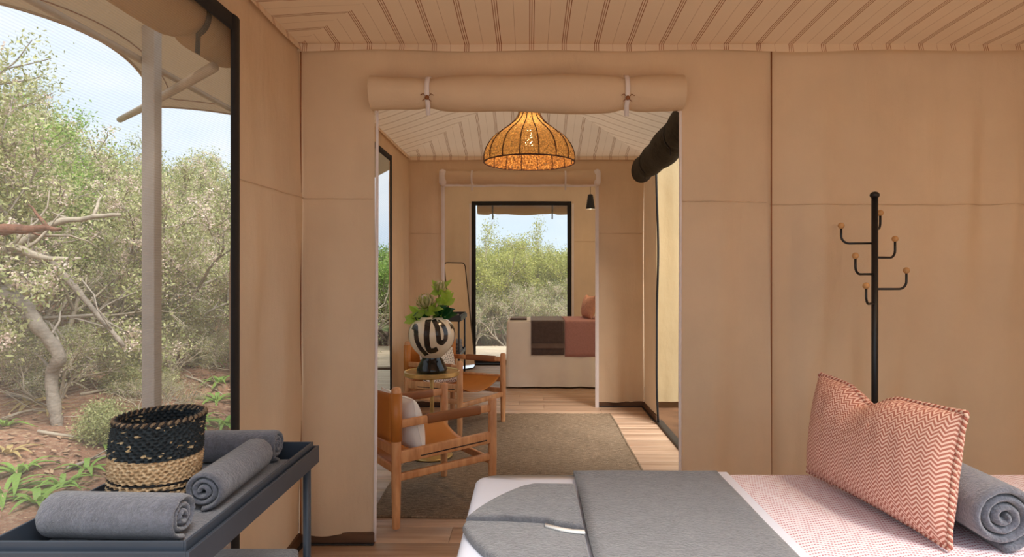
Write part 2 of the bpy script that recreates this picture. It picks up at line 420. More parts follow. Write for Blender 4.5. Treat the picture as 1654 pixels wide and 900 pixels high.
def tag(o, label, cat, group=None, kind=None):
    o['label'] = label; o['category'] = cat
    if group: o['group'] = group
    if kind: o['kind'] = kind
    return o
def thing(name, label, cat, loc=(0, 0, 0), rz=0, group=None, kind=None):
    o = bpy.data.objects.new(name, None); col.objects.link(o); o.empty_display_size = .1
    o.location = loc; o.rotation_euler = (0, 0, rz)
    return tag(o, label, cat, group, kind)
def kids(o): return [c for c in bpy.data.objects if c.parent == o]
def copy_tree(o, parent=None):
    c = o.copy(); col.objects.link(c); c.parent = parent
    for ch in kids(o): copy_tree(ch, c)
    return c
def np_mesh(name, verts, faces, mat, parent=None, smooth=False):
    me = bpy.data.meshes.new(name); n = len(verts); k = faces.shape[1]; m = len(faces)
    me.vertices.add(n); me.vertices.foreach_set('co', verts.astype(np.float32).ravel())
    me.loops.add(m * k); me.loops.foreach_set('vertex_index', faces.astype(np.int32).ravel())
    me.polygons.add(m); me.polygons.foreach_set('loop_start', np.arange(0, m * k, k, dtype=np.int32))
    me.update(calc_edges=True)
    if smooth: me.polygons.foreach_set('use_smooth', np.ones(m, bool))
    me.materials.append(M[mat]); o = bpy.data.objects.new(name, me); col.objects.link(o); o.parent = parent
    return o

def wrinkle(seed, amp=.006, n=9, kx=(4, 16), kz=(.3, 2.5)):
    r = random.Random(seed)
    T = [(r.uniform(*kx), r.uniform(-1, 1) * r.uniform(*kz), r.uniform(0, 6.28), r.uniform(.4, 1)) for _ in range(n)]
    def f(a, z):
        v = 0.0
        for k, q, p, A in T: v += A * math.sin(k * a + q * z + p)
        return amp * v / 2.5
    return f

def sheet_wall(name, axis, pos, rects, seed, mat, label, amp=.006, step=.03, kind='structure', cat='wall'):
    """canvas wall in the plane axis=pos made of rects (a0,a1,z0,z1); wrinkles move it off the plane"""
    f1_ = wrinkle(seed, amp * .9, 9, (4, 14), (.3, 2.5)); f2_ = wrinkle(seed + 500, amp * 1.0, 9, (16, 42), (1, 7))
    f = lambda a, z: f1_(a, z) + f2_(a, z) * (.35 + .65 * math.sin(1.7 * a + 1.1 * z + seed) ** 2)
    mb = MB()
    for a0, a1, z0, z1 in rects:
        nu = max(2, int((a1 - a0) / step)); nv = max(2, int((z1 - z0) / (step * 1.6)))
        def fn(u, v):
            a = a0 + (a1 - a0) * u; z = z0 + (z1 - z0) * v
            d = pos + f(a, z) * min(1.0, .12 + max(0, ZT - z) * 2.5)
            return (d, a, z) if axis == 'x' else (a, d, z)
        mb.grid(fn, nu, nv, lambda u, v: (a0 + (a1 - a0) * u, z0 + (z1 - z0) * v))
    o = mb.build(name, mat); tag(o, label, cat, kind=kind); return o, f

# ================================================================== ROOM SHELL
Y1, Y2, Y3, YB = 3.07, 6.20, 9.00, 0.45
XL, XR, XR1 = -1.144, 1.15, 2.62
ZT = 2.475; ZF = 2.64; ZH = .05
XLm = -1.21

# ---- floor and its planks
flo = MB().box(((XL + XR1) / 2 - .03, (YB + Y3) / 2, -.06), (XR1 - XL + .1, Y3 - YB, .08)).build('floor', 'baseboard', smooth=False)
tag(flo, 'pale oak plank floor running through the three tent rooms', 'floor', kind='structure')
pw = .19; rows = int((Y3 - 1.9) / pw)
plank_len = [1.35, 1.10, .80, .55, .30]
plank_mesh = {}
for L in plank_len:
    mb = MB().box((0, 0, 0), (L - .0015, pw - .002, .02), bev=.002)
    o = mb.build('plank', 'plank'); plank_mesh[L] = o.data; bpy.data.objects.remove(o)
def lay(y, x0, x1):
    x = x0
    first = random.choice([1.35, 1.10, .80, .55])
    L = first
    while x < x1 - .05:
        rem = x1 - x
        if rem < L: 
            c = [q for q in plank_len if q <= rem + .02]
            L = c[0] if c else .30
        o = bpy.data.objects.new('plank', plank_mesh[L]); col.objects.link(o); o.parent = flo
        fit = 1.0 if rem > L + .31 else rem / L
        o.location = (x + L * fit / 2, y, -.010); o.scale.x = fit; x += L * fit; L = 1.35
for r in range(rows + 1):
    y = 1.95 + pw * r + pw / 2
    if y > Y3: break
    lay(y, XL - .06, XR1 - .02 if y < Y1 else XR)

# ---- left wall of the near room (with window opening)
WA, WB, WZ = .72, 2.413, 2.33
wl, f_l = sheet_wall('wall_left', 'x', XL, [(WB, Y1, ZH, ZT), (YB, WA, ZH, ZT), (WA, WB, WZ, ZT)], 11, 'canvas',
                'sand canvas side wall beside the large screened window', .014)
def strip(wall, pts, w_, mat, name='seam', r=None):
    o = MB().tube(pts, r or w_, 6).build(name, mat, wall); return o
strip(wl, [(XL + .006 + f_l(WB + .04 + t * (Y1 - WB - .04), 1.72), WB + .04 + t * (Y1 - WB - .04), 1.72) for t in np.linspace(0, 1, 12)], .002, 'seam')
MB().grid(lambda a, b: (XL + .004, WB - .002 + .022 * a, ZH + (WZ - ZH) * b), 1, 20).build('selvage', 'tape', wl)
# ---- near divider with doorway
DL, DR, DZ = -.770, .748, 2.24
wd, f_d = sheet_wall('wall_near_divider', 'y', Y1, [(XL, DL, ZH, ZT), (DR, 1.197, ZH, ZT), (DL, DR, DZ, ZT)], 22, 'canvas',
                'sand canvas partition with the wide doorway and rolled flap', .015)
for zz, x0, x1 in ((1.715, XL + .02, DL - .01), (1.70, DR + .01, 1.18)):
    strip(wd, [(x0 + (x1 - x0) * t, Y1 - .004 + f_d(x0 + (x1 - x0) * t, zz), zz) for t in np.linspace(0, 1, 14)], .002, 'seam')
for x in (DL, DR):
    s_ = -1 if x < 0 else 1
    MB().tube([(x + s_ * .012 * (z / DZ) * (-1 if s_ < 0 else .3) * 0 - s_ * .0 + (.014 * (z / DZ) if s_ < 0 else 0), Y1 - .004 + f_d(x, z), z) for z in np.linspace(.01, 2.29, 26)], .008, 8).build('piping', 'tape', wd)
strip(wd, [(XL + .016, Y1 - .014, z) for z in np.linspace(ZH, ZT - .02, 20)], .0028, 'leather_dark', 'corner_cord')
# right hand panel of the near room
wr, f_r = sheet_wall('wall_back_panel', 'y', Y1 + .036, [(1.14, XR1, ZH - .03, ZT)], 33, 'canvas',
                'sand canvas panel behind the black coat stand', .024)
strip(wr, [(1.21 + 1.39 * t, Y1 + .030 + f_r(1.21 + 1.39 * t, 1.69), 1.69) for t in np.linspace(0, 1, 26)], .002, 'seam')
strip(wr, [(1.201, Y1 + .002, z) for z in np.linspace(ZH, ZT - .02, 8)], .0035, 'leather_dark', 'panel_cord')
sheet_wall('wall_right', 'x', XR1, [(YB, Y1 + .02, ZH - .03, ZT)], 44, 'canvas', 'sand canvas wall at the head of the near bed', .008)
# unseen end wall, moved in and opened wide to let skylight onto the bed
sheet_wall('wall_back', 'y', YB, [(XL, -1.02, ZH, ZT), (2.3, XR1, ZH, ZT), (-1.02, 2.3, 2.42, ZT)], 55, 'canvas', 'unseen sand canvas end wall, opened wide to let daylight in', .006)
# ---- lounge
LWA, LWB = 3.45, 5.38
sheet_wall('wall_lounge_left', 'x', XLm, [(LWB, Y2, ZH, ZT + .03), (Y1 + .03, LWA, ZH, ZT + .03), (LWA, LWB, 2.35, ZT + .03)], 66, 'canvas',
           'sand canvas side wall of the lounge beside the narrow screened window', .006)
RDB = 5.58
wlr, f_lr = sheet_wall('wall_lounge_right', 'x', XR, [(RDB, Y2, ZH, ZT + .03), (Y1 + .03, 3.5, ZH, ZT + .03), (3.5, RDB, 2.32, ZT + .03)], 77, 'canvas',
           'sand canvas side wall of the lounge beside the open porch doorway', .006)
MB().tube([(XR - .006 - .01 * math.sin(z * 3), RDB - .02 - .07 * (1 - z / 2.3) ** 2 + .01 * math.sin(z * 7), z) for z in np.linspace(.02, 2.26, 30)], .010, 6).build('flap_zip', 'black', wlr)
MB().grid(lambda a, b: (XR - .003 - .008 * math.sin(b * 7), RDB - .02 + .05 * a - .07 * (1 - b) ** 2, .02 + 2.24 * b), 2, 24).build('flap_binding', 'tape', wlr)
D2L, D2R, D2Z = -.862, .676, 2.25
wfd, f_fd = sheet_wall('wall_far_divider', 'y', Y2, [(XLm, D2L, ZH, ZT + .03), (D2R, XR, ZH, ZT + .03), (D2L, D2R, D2Z, ZT + .03)], 88, 'canvas',
           'sand canvas partition with the second doorway under the rattan lamp', .012)
for x in (D2L, D2R):
    s_ = 1 if x < 0 else -1
    MB().grid(lambda a, b: (x - .018 + .036 * a, Y2 - .016 - .006 * math.sin(PI * a), .0 + 2.33 * b), 4, 24).build('door_binding', 'tape', wfd)
for x0, x1 in ((XLm + .02, D2L - .02), (D2R + .02, XR - .02)):
    strip(wfd, [(x0 + (x1 - x0) * t, Y2 - .004 + f_fd(x0 + (x1 - x0) * t, 1.74), 1.74) for t in np.linspace(0, 1, 8)], .003, 'seam')
# ---- far room
W3A, W3B, W3Z = -.837, .612, 2.37
sheet_wall('wall_far_left', 'x', XLm - .02, [(Y2 + .02, Y3, ZH, ZF)], 91, 'canvas', 'sand canvas side wall behind the leaning mirror', .006)
sheet_wall('wall_far_right', 'x', XR1, [(Y2 + .02, Y3, ZH, ZF)], 92, 'canvas', 'sand canvas wall at the head of the far bed', .006)
wf, f_f = sheet_wall('wall_far', 'y', Y3, [(XLm - .02, W3A, ZH, ZF), (W3B, XR1, ZH, ZF), (W3A, W3B, W3Z, ZF)], 93, 'canvas',
           'sand canvas end wall around the far picture window', .006)
strip(wf, [(W3B + .05 + 1.0 * t, Y3 - .006 + f_f(W3B + .05 + t, 1.80), 1.80) for t in np.linspace(0, 1, 12)], .004, 'seam')
for x in (W3A - .035, W3B + .005):
    MB().grid(lambda a, b: (x + .03 * a, Y3 - .010, ZH + 2.3 * b), 1, 12).build('selvage', 'tape', wf)
sheet_wall('wall_far_divider_side', 'y', Y2 + .02, [(XR + .01, 3.2, ZH, ZF)], 94, 'canvas_glow', 'pale canvas wall closing the porch beside the lounge', .008)

# ---- ceilings: four hipped panels each, stripes run up from every edge
def hip(name, x0, x1, y0, y1, zt, rise, mat, label, seed, band=True):
    E = .07; x0 -= E; x1 += E; y0 -= E; y1 += E
    f = wrinkle(seed, .010, 7, (2, 7), (2, 6)); D = min(x1 - x0, y1 - y0) / 2
    mb = MB()
    def panel(s0, s1, mp):
        def fn(a, b):
            d = D * b; s = (s0 + d) + (s1 - s0 - 2 * d) * a; x, y = mp(s, d)
            return (x, y, zt + rise(d) + f(x, y) * min(1, d * 4))
        def uvf(a, b): d = D * b; return ((s0 + d) + (s1 - s0 - 2 * d) * a, d)
        mb.grid(fn, 70, 26, uvf)
    panel(x0, x1, lambda s, d: (s, y1 - d)); panel(x0, x1, lambda s, d: (s, y0 + d))
    panel(y0, y1, lambda s, d: (x0 + d, s)); panel(y0, y1, lambda s, d: (x1 - d, s))
    o = mb.build(name, mat); tag(o, label, 'ceiling', kind='structure')
    x0 += E; x1 -= E; y1 -= E
    g = wrinkle(seed + 1, .008, 6, (3, 9), (0, 1))
    bd = MB(); g0 = .010
    def edge(p0, p1, nrm):
        L = (Vector(p1) - Vector(p0)).length; n = int(L / .05)
        def fn(a, b):
            p = Vector(p0).lerp(Vector(p1), a); s = L * a
            return (p.x + nrm[0] * (g0 + .012 * b), p.y + nrm[1] * (g0 + .012 * b), zt + .005 - (.038 + g(s, 0)) * b)
        bd.grid(fn, n, 2, lambda a, b: ((p0[0] if nrm[1] else p0[1]) + L * a, b * .03))
    edge((x0, y1), (x1, y1), (0, -1)); edge((x0, y0), (x0, y1), (1, 0)); edge((x1, y0), (x1, y1), (-1, 0))
    bd.build('edge_band', 'stripe_band', o)
    return o
hip('ceiling', XL, XR1, YB, Y1, ZT, lambda d: .04 * d + .22 * max(0, d - .7), 'stripe', 'brown pinstriped fabric ceiling over the near bed', 5)
hip('ceiling_lounge', XLm, XR, Y1 + .03, Y2, ZT + .03, lambda d: .26 * d + .12 * min(d, .6) ** 2, 'stripe2', 'pinstriped hipped fabric ceiling around the rattan lamp', 6)
hip('ceiling_far', XLm - .02, XR1, Y2 + .03, Y3, ZF, lambda d: .12 * d, 'stripe2', 'pinstriped fabric ceiling over the far bed', 8)

# ---- baseboards and tracks
def bboard(n, a, b, label, t=.022, off=(0, 0)):
    o = MB().bar((a[0], a[1], .028), (b[0], b[1], .028), t, .056, .003).build('baseboard_' + n, 'baseboard', smooth=False)
    tag(o, label, 'baseboard', kind='structure')
    nx, ny = off
    MB().bar((a[0] + nx, a[1] + ny, .004), (b[0] + nx, b[1] + ny, .004), .018, .008, .002).build('floor_track', 'track', o, smooth=False)
bboard('left', (XL + .002, WB, 0), (XL + .002, Y1, 0), 'brown timber skirting under the near side wall', off=(.022, 0))
bboard('divider_left', (XL, Y1 + .016, 0), (DL, Y1 + .016, 0), 'brown timber skirting at the foot of the near partition', off=(0, -.022))
bboard('divider_right', (DR, Y1 + .016, 0), (1.19, Y1 + .016, 0), 'brown timber skirting behind the near bed', off=(0, -.022))
bboard('lounge_left', (XLm + .002, LWB, 0), (XLm + .002, Y2, 0), 'brown timber skirting behind the far armchair', off=(.022, 0))
bboard('lounge_right', (XR, RDB, 0), (XR, Y2, 0), 'brown timber skirting beside the porch doorway', off=(-.02, 0))
bboard('far_divider_left', (XLm, Y2 + .016, 0), (D2L, Y2 + .016, 0), 'brown timber skirting left of the second doorway', off=(0, -.022))
bboard('far_divider_right', (D2R, Y2 + .016, 0), (XR, Y2 + .016, 0), 'brown timber skirting right of the second doorway', off=(0, -.022))
o = MB().box((XR + .015, (3.3 + RDB) / 2, .010), (.06, RDB - 3.3, .022), bev=.003).build('trim_1', 'track'); tag(o, 'dark metal threshold of the porch doorway', 'threshold', kind='structure')
o = MB().box((-.11, Y3 + .02, .012), (1.45, .06, .03), bev=.003).build('trim_2', 'track'); tag(o, 'dark sill strip under the far picture window', 'threshold', kind='structure')

# ---- windows: webbing frame and insect screen
def window(n, axis, pos, a0, a1, z0, z1, label, fw, scr, out, bars=()):
    mid = (a0 + a1) / 2
    loc = (pos, mid, 0) if axis == 'x' else (mid, pos, 0)
    root = thing('window_%d' % n, label, 'window', loc, kind='structure')
    def q(a, d, z): return (pos + d, a, z) if axis == 'x' else (a, pos + d, z)
    g = wrinkle(100 + n, .006, 5, (1.5, 5), (0, 1))
    fr = MB()
    for s0, s1 in ((a0, a0 + fw), (a1 - fw, a1)):
        fr.grid(lambda u, v: q(s0 + (s1 - s0) * u + .25 * g(z0 + (z1 - z0) * v, 0), out * -.012 * (1 + .5 * math.sin(PI * u)), z0 + (z1 - z0) * v), 3, 24)
    for s0, s1 in ((z1 - fw, z1),):
        fr.grid(lambda u, v: q(a0 + (a1 - a0) * u, out * -.012, s0 + (s1 - s0) * v + g(a0 + (a1 - a0) * u, 0)), 30, 2)
    fr.grid(lambda u, v: q(a0 + (a1 - a0) * u, out * -.012, z0 + .05 * v), 20, 1)
    fr.build('window_frame', 'black', root, org=loc, solid=.006)
    MB().grid(lambda u, v: q(a0 + .01 + (a1 - a0 - .02) * u, out * .004, z0 + .01 + (z1 - z0 - .02) * v), 4, 4).build('mesh_screen', scr, root, org=loc)
    return root
window(1, 'x', XL, WA, WB, .02, 2.335, 'tall black-edged insect-screen window beside the slate trolley', .062, 'screen', -1)
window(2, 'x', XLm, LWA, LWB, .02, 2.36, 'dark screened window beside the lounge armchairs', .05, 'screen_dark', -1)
window(3, 'y', Y3, W3A, W3B, .03, 2.38, 'far picture window with black edging facing the bushes', .06, 'screen', 1)

# ================================================================== CANVAS ROLLS
def roll(name, label, a, b, r, mat, strap_mat, straps, seed=1, sag=.012, taper=0, strap_w=.022, tail=.05, knot=True, group=None, flat=1.0, towards=(0, -1, 0), pinch=.16):
    a, b = Vector(a), Vector(b); org = tuple((a + b) / 2)
    root = thing(name, label, 'rolled flap', org, group=group)
    g = wrinkle(seed, 1.0, 6, (3, 12), (0, 1)); L = (b - a).length
    def rad(t):
        k = 1 + .10 * g(L * t, 0)
        for s in straps: k *= 1 - pinch * math.exp(-((t - s) * L / .045) ** 2)
        if taper: k *= 1 - taper * max(0, (t - .75) / .25) ** 2
        return r * k
    n = 26; N = 60; d = (b - a).normalized(); up = Vector((0, 0, 1)); sd_ = d.cross(up)
    vs = []; fs = []
    for i in range(N + 1):
        t = i / N; p = a.lerp(b, t) - up * sag * math.sin(PI * t) 
        for k in range(n):
            an = 2 * PI * k / n; rr = rad(t) * (1 + .03 * math.sin(3 * an + 9 * t))
            vs.append(p + sd_ * math.cos(an) * rr * flat + up * math.sin(an) * rr)
    for i in range(N):
        for k in range(n): fs.append((i * n + k, i * n + (k + 1) % n, (i + 1) * n + (k + 1) % n, (i + 1) * n + k))
    mb = MB().add(vs, fs)
    for e, i in ((a, 0), (b, N)):           # end: a spiral of cloth layers
        for q in range(4):
            pass
        c = e; ring = [vs[i * n + k] for k in range(n)]
        prev = ring
        for sft, sc_ in ((-.006, .86), (.004, .84), (-.004, .62), (.006, .60), (-.004, .36), (0, .05)):
            dd = d * (sft if i == 0 else -sft) * -1
            cur = [c + (v_ - c) * sc_ + dd for v_ in ring]
            mb.add(prev + cur, [(k, (k + 1) % n, n + (k + 1) % n, n + k) for k in range(n)]); prev = cur
    mb.build('canvas_roll', mat, root, org=org)
    tw = Vector(towards)
    for s in straps:
        p = a.lerp(b, s) - up * sag * math.sin(PI * s); rr = rad(s)
        pts = []
        for k in range(11):
            an = math.radians(125 - 150 * k / 10)
            an = math.radians(8 + 140 * k / 10); pts.append(p + tw * math.sin(an) * (rr * flat * 1.07 + .005) + up * math.cos(an) * (rr * 1.07 + .005))
        pts = pts + [pts[-1] - up * tail + tw * -.004]
        sm = MB()
        m = len(pts); hw = strap_w / 2
        sm.add([q + d * hw * x for q in pts for x in (-1, 1)], [(2 * k, 2 * k + 1, 2 * k + 3, 2 * k + 2) for k in range(m - 1)])
        so = sm.build('tie_strap', strap_mat, root, org=org, solid=.003)
        if knot:
            kp = pts[8]
            km = MB().sphere(kp + tw * .004, .011, 8, 6)
            for dx, dz in ((-.03, .012), (.032, .010), (-.022, -.016), (.02, -.018)):
                km.tube([kp, kp + d * dx * .6 + up * (dz + .006) + tw * .008, kp + d * dx + up * dz + tw * .004], .002, 5)
            km.build('cord_knot', 'leather_dark', so, org=org)
    return root
roll('rolled_door_flap', 'tan canvas door flap rolled above the near doorway with two white ties', (-.762, Y1 - .075, 2.218), (.742, Y1 - .075, 2.218), .086, 'canvas', 'tape', (.185, .815), 3, .006)
for i, (x, xi) in enumerate(((-.775, 1), (.755, -1))):
    pass
MB().tube([(-.755, Y1 - .02, 2.14), (-.762, Y1 - .03, 2.22), (-.765, Y1 - .02, 2.30)], .006, 6).build('flap_edge', 'tape', wd)
MB().tube([(.735, Y1 - .02, 2.14), (.742, Y1 - .03, 2.22), (.744, Y1 - .02, 2.30)], .006, 6).build('flap_edge', 'tape', wd)
for x in (-.768, .747): MB().tube([(x, Y1 - .012, 2.26), (x + .004, Y1 - .018, 2.285), (x - .002, Y1 - .014, 2.31)], .006, 6).build('zip_end', 'black', wd)
rf2 = roll('rolled_door_flap', 'khaki canvas door flap rolled above the second doorway under white tape', (-.83, Y2 - .10, 2.285), (.65, Y2 - .10, 2.285), .068, 'canvas', 'tape', (.18, .80), 4, .004, knot=False, strap_w=.018, tail=.07)
MB().grid(lambda a, b: (-.84 + 1.50 * a, Y2 - .11 - .004 * math.sin(a * 90), 2.192 + .022 * b + .003 * math.sin(a * 20)), 60, 2).build('top_binding', 'tape', rf2, org=tuple(rf2.location))
for x in (-.85, .665): MB().box((x, Y2 - .105, 2.28), (.07, .14, .16), bev=.03).build('roll_end_cover', 'tape', rf2, org=tuple(rf2.location))
roll('rolled_window_flap', 'beige canvas flap rolled outside the top of the tall near window', (XL - .13, WA, 2.305), (XL - .13, 2.62, 2.305), .108, 'canvas_out', 'black', (.30, .83), 9, .0, taper=.12, tail=.07, pinch=.26, knot=False, strap_w=.03, towards=(1, 0, 0))
roll('rolled_window_flap', 'grey-beige canvas flap rolled outside the top of the far picture window', (-.76, Y3 + .11, 2.29), (.56, Y3 + .11, 2.29), .085, 'canvas_out', 'black', (.17, .83), 12, .01, knot=False, strap_w=.02, tail=.09)
roll('rolled_screen', 'dark mesh screen rolled up at the head of the porch doorway', (XR - .13, 3.55, 2.36), (XR - .13, 5.62, 2.28), .125, 'mesh_roll', 'black', (.35, .80), 15, .03, knot=False, flat=.8, towards=(-1, 0, 0))

# ================================================================== LAMPS
def point(name, parent, loc, power, color, size):
    ld = bpy.data.lights.new(name, 'POINT'); ld.energy = power; ld.color = color; ld.shadow_soft_size = size
    o = bpy.data.objects.new(name, ld); col.objects.link(o); o.parent = parent; o.location = loc; return o
def rattan_lamp(loc, ztop, label, power):
    root = thing('pendant_lamp', label, 'lamp', loc)
    prof = [(.332, 0), (.334, .03), (.330, .06), (.318, .10), (.300, .135), (.270, .175), (.225, .215), (.175, .25), (.130, .285), (.100, .315), (.078, .35), (.070, .385), (.066, .41)]
    n = 96; vs = []; fs = []
    pr = []
    for i in range(len(prof) - 1):
        for k in range(3):
            t = k / 3; pr.append((prof[i][0] * (1 - t) + prof[i + 1][0] * t, prof[i][1] * (1 - t) + prof[i + 1][1] * t))
    pr.append(prof[-1]); m = len(pr)
    for i, (r, z) in enumerate(pr):
        for k in range(n):
            a = 2 * PI * k / n; q = .004 * (1 if (k + i) % 2 else -1) + random.uniform(-.002, .002)
            vs.append(((r + q) * math.cos(a), (r + q) * math.sin(a), z + random.uniform(-.003, .003)))
    for i in range(m - 1):
        for k in range(n): fs.append((i * n + k, i * n + (k + 1) % n, (i + 1) * n + (k + 1) % n, (i + 1) * n + k))
    sh = MB().add(vs, fs).build('shade', 'rattan', root)
    for k in range(16):
        a = 2 * PI * (k + .5) / 16
        MB().tube([((r + .006) * math.cos(a), (r + .006) * math.sin(a), z) for r, z in prof], .0035, 6).build('rib', 'lamp_rib', root)
        MB().tube([((r - .008) * math.cos(a), (r - .008) * math.sin(a), z) for r, z in prof[:9]], .003, 6).build('inner_rib', 'lamp_rib', root)
    MB().tube([(.336 * math.cos(2 * PI * k / 64), .336 * math.sin(2 * PI * k / 64), 0) for k in range(64)], .005, 8, closed=True).build('rim', 'lamp_rib', root)
    MB().tube([(0, 0, .39), (0, 0, ztop - loc[2])], .004, 8).build('cord', 'black', root)
    MB().lathe([(.02, .24), (.024, .30), (.022, .40), (.006, .42)], 16, capb=True, capt=True).build('socket', 'black_metal', root)
    MB().lathe([(.002, .10), (.018, .11), (.030, .145), (.028, .18), (.016, .22), (.014, .245)], 16, capb=True, capt=True).build('bulb', 'bulb', root)
    point('lamp_light', root, (0, 0, .16), power, (1, .72, .42), .04)
    return root
rattan_lamp((0, 4.60, 2.165), 2.80, 'bell-shaped woven rattan pendant lamp glowing over the lounge', 24)
rattan_lamp((1.15, 1.1, 2.02), 2.70, 'unseen bell-shaped woven rattan pendant lamp added to warm the near room walls', 28)  # unseen lamp, assumed from the lounge one and added to warm the upper walls
def cone_lamp(loc, ztop, label, power):
    root = thing('pendant_lamp', label, 'lamp', loc)
    MB().lathe([(.055, 0), (.052, .02), (.030, .165), (.024, .175), (.005, .18)], 28, capt=True).build('shade', 'black_metal', root, solid=.003)
    MB().sphere((0, 0, .035), .026, 12, 8).build('bulb', 'bulb', root)
    MB().tube([(0, 0, .175), (0, 0, ztop - loc[2])], .003, 6).build('cord', 'black', root)
    point('lamp_light', root, (0, 0, .01), power, (1, .68, .36), .03)
    return root
cone_lamp((.735, 7.45, 2.11), 2.76, 'small black cone pendant lamp hanging by the far bed', 14)
cone_lamp((2.30, 1.75, 1.95), 2.50, 'small black cone pendant lamp hanging by the near bed', 6)

# ================================================================== BEDS
def rrect(hx, hy, r, n):
    """n points round a rounded rectangle"""
    pts = []; per = 4 * (hx + hy) - 8 * r + 2 * PI * r
    for k in range(n):
        s = per * k / n
        for (L, cx, cy, a0, arc) in ((2 * hy - 2 * r, hx, -hy + r, 0, 0), (PI * r / 2, hx - r, hy - r, 0, 1), (2 * hx - 2 * r, hx - r, hy, 90, 0), (PI * r / 2, -hx + r, hy - r, 90, 1),
                                  (2 * hy - 2 * r, -hx, hy - r, 180, 0), (PI * r / 2, -hx + r, -hy + r, 180, 1), (2 * hx - 2 * r, -hx + r, -hy, 270, 0), (PI * r / 2, hx - r, -hy + r, 270, 1)):
            if s <= L + 1e-9:
                if arc: a = math.radians(a0) + s / r; pts.append((cx + r * math.cos(a), cy + r * math.sin(a)))
                else: a = math.radians(a0); pts.append((cx - math.sin(a) * s, cy + math.cos(a) * s))
                break
            s -= L
    return pts
def bed(x0, x1, y0, y1, ztop, label_b, label_s, smat, hem, seed, flare=.035):
    cx, cy = (x0 + x1) / 2, (y0 + y1) / 2; hx, hy = (x1 - x0) / 2, (y1 - y0) / 2
    b = thing('treatment_bed', label_b, 'bed', (cx, cy, 0))
    MB().box((0, 0, ztop - .055), (2 * hx - .03, 2 * hy - .03, .09), bev=.025).build('mattress', 'white', b)
    MB().box((0, 0, ztop - .125), (2 * hx - .1, 2 * hy - .08, .05), bev=.004).build('bed_frame', 'oak', b)
    for sx in (-1, 1):
        for sy in (-1, 1): MB().bar((sx * (hx - .12), sy * (hy - .09), 0), (sx * (hx - .12), sy * (hy - .09), ztop - .15), .06, .06).build('leg', 'oak', b)
    n = 220; g = wrinkle(seed, 1.0, 8, (5, 16), (0, 1))
    rings = []
    for k in (.02, .3, .6, .85, .97): rings.append([(x * k, y * k, ztop + .001) for x, y in rrect(hx, hy, .03, n)])
    rr = .022
    for a in (0, 22, 45, 67, 90):
        A = math.radians(a); o_ = -rr + rr * math.sin(A); z = ztop - rr + rr * math.cos(A)
        rings.append([(x, y, z) for x, y in rrect(hx + o_, hy + o_, .03, n)])
    for q in (.05, .12, .25, .45, .7, .85, 1.0):
        z = ztop - rr - (ztop - rr - hem) * q
        o_ = flare * q
        ring = []
        for i, (x, y) in enumerate(rrect(hx + o_, hy + o_, .03, n)):
            s = i / n * 8; l = math.hypot(x, y); w_ = g(s, 0) * .010 * q
            ring.append((x + x / l * w_, y + (y / l) * w_ * 2, z))
        rings.append(ring)
    vs = [p for r in rings for p in r]; fs = [tuple(range(n))]
    for i in range(len(rings) - 1):
        for k in range(n): fs.append((i * n + k, i * n + (k + 1) % n, (i + 1) * n + (k + 1) % n, (i + 1) * n + k))
    mb = MB().add([(x + cx, y + cy, z) for x, y, z in vs], fs)
    s = mb.build('bed_sheet', smat, org=(cx, cy, hem)); tag(s, label_s, 'sheet')
    return b
BZ = .78
bed(-.150, 1.75, 1.045, 1.745, BZ, 'treatment bed in the near room under a bluish white sheet', 'bluish white sheet draped over the near bed', 'sheet', .02, 31)
bed(-.262, 1.64, 7.20, 7.90, BZ, 'treatment bed in the far room under an ivory sheet', 'ivory sheet draped to the floor over the far bed', 'sheet_ivory', .02, 32, .012)

def throw(name, label, cat, x0, x1, y0, y1, z, hang_far, hang_near, mat, off=.006, seed=1, uvrot=False, hx0=None, smooth_amp=.002, extra=None, solid=.006):
    """cloth laid across a bed along Y, hanging over the far and the near edge"""
    g = wrinkle(seed, smooth_amp, 6, (6, 20), (0, 4))
    rr = .024; path = []
    zt = z + off; yo1 = y1 + off; yo0 = y0 - off
    if hang_far > 0:
        for q in np.linspace(hang_far, rr, 10): path.append((yo1 + .022 * (q / .7), zt - q))
        for a in np.linspace(80, 10, 5): A = math.radians(a); path.append((yo1 - rr + rr * math.sin(A), zt - rr + rr * math.cos(A)))
    for t in np.linspace(0, 1, 26): path.append((yo1 - rr + (yo0 + rr - yo1 + rr) * t, zt))
    if hang_near > 0:
        for a in np.linspace(10, 80, 5): A = math.radians(a); path.append((yo0 + rr - rr * math.sin(A), zt - rr + rr * math.cos(A)))
        for q in np.linspace(rr, hang_near, 10): path.append((yo0 - .022 * (q / .7), zt - q))
    ln = [0]
    for i in range(1, len(path)): ln.append(ln[-1] + math.dist(path[i], path[i - 1]))
    m = len(path); nu = max(6, int((x1 - x0) / .03))
    cx, cy = (x0 + x1) / 2, (y0 + y1) / 2
    def fn(a, b):
        i = min(m - 1, int(round(b * (m - 1)))); y, zz = path[i]; x = x0 + (x1 - x0) * a
        return (x + g(y, x) * .8, y, zz + abs(g(x, y)))
    def uvf(a, b):
        i = min(m - 1, int(round(b * (m - 1)))); return (x0 + (x1 - x0) * a, ln[i]) if not uvrot else (ln[i], x0 + (x1 - x0) * a)
    mb = MB().grid(fn, nu, m - 1, uvf)
    o = mb.build(name, mat, org=(cx, cy, z), solid=solid); tag(o, label, cat); return o
throw('towel_throw', 'wide grey towelling throw laid across the near bed', 'throw', .125, .525, 1.045, 1.745, BZ, .42, .42, 'towel_throw', .010, 3, solid=.008)
bl = throw('blanket', 'pale pink blanket of woven dashes on the near bed', 'blanket', .515, 1.77, 1.045, 1.745, BZ, .35, .35, 'blanket', .003, 4, solid=.003)
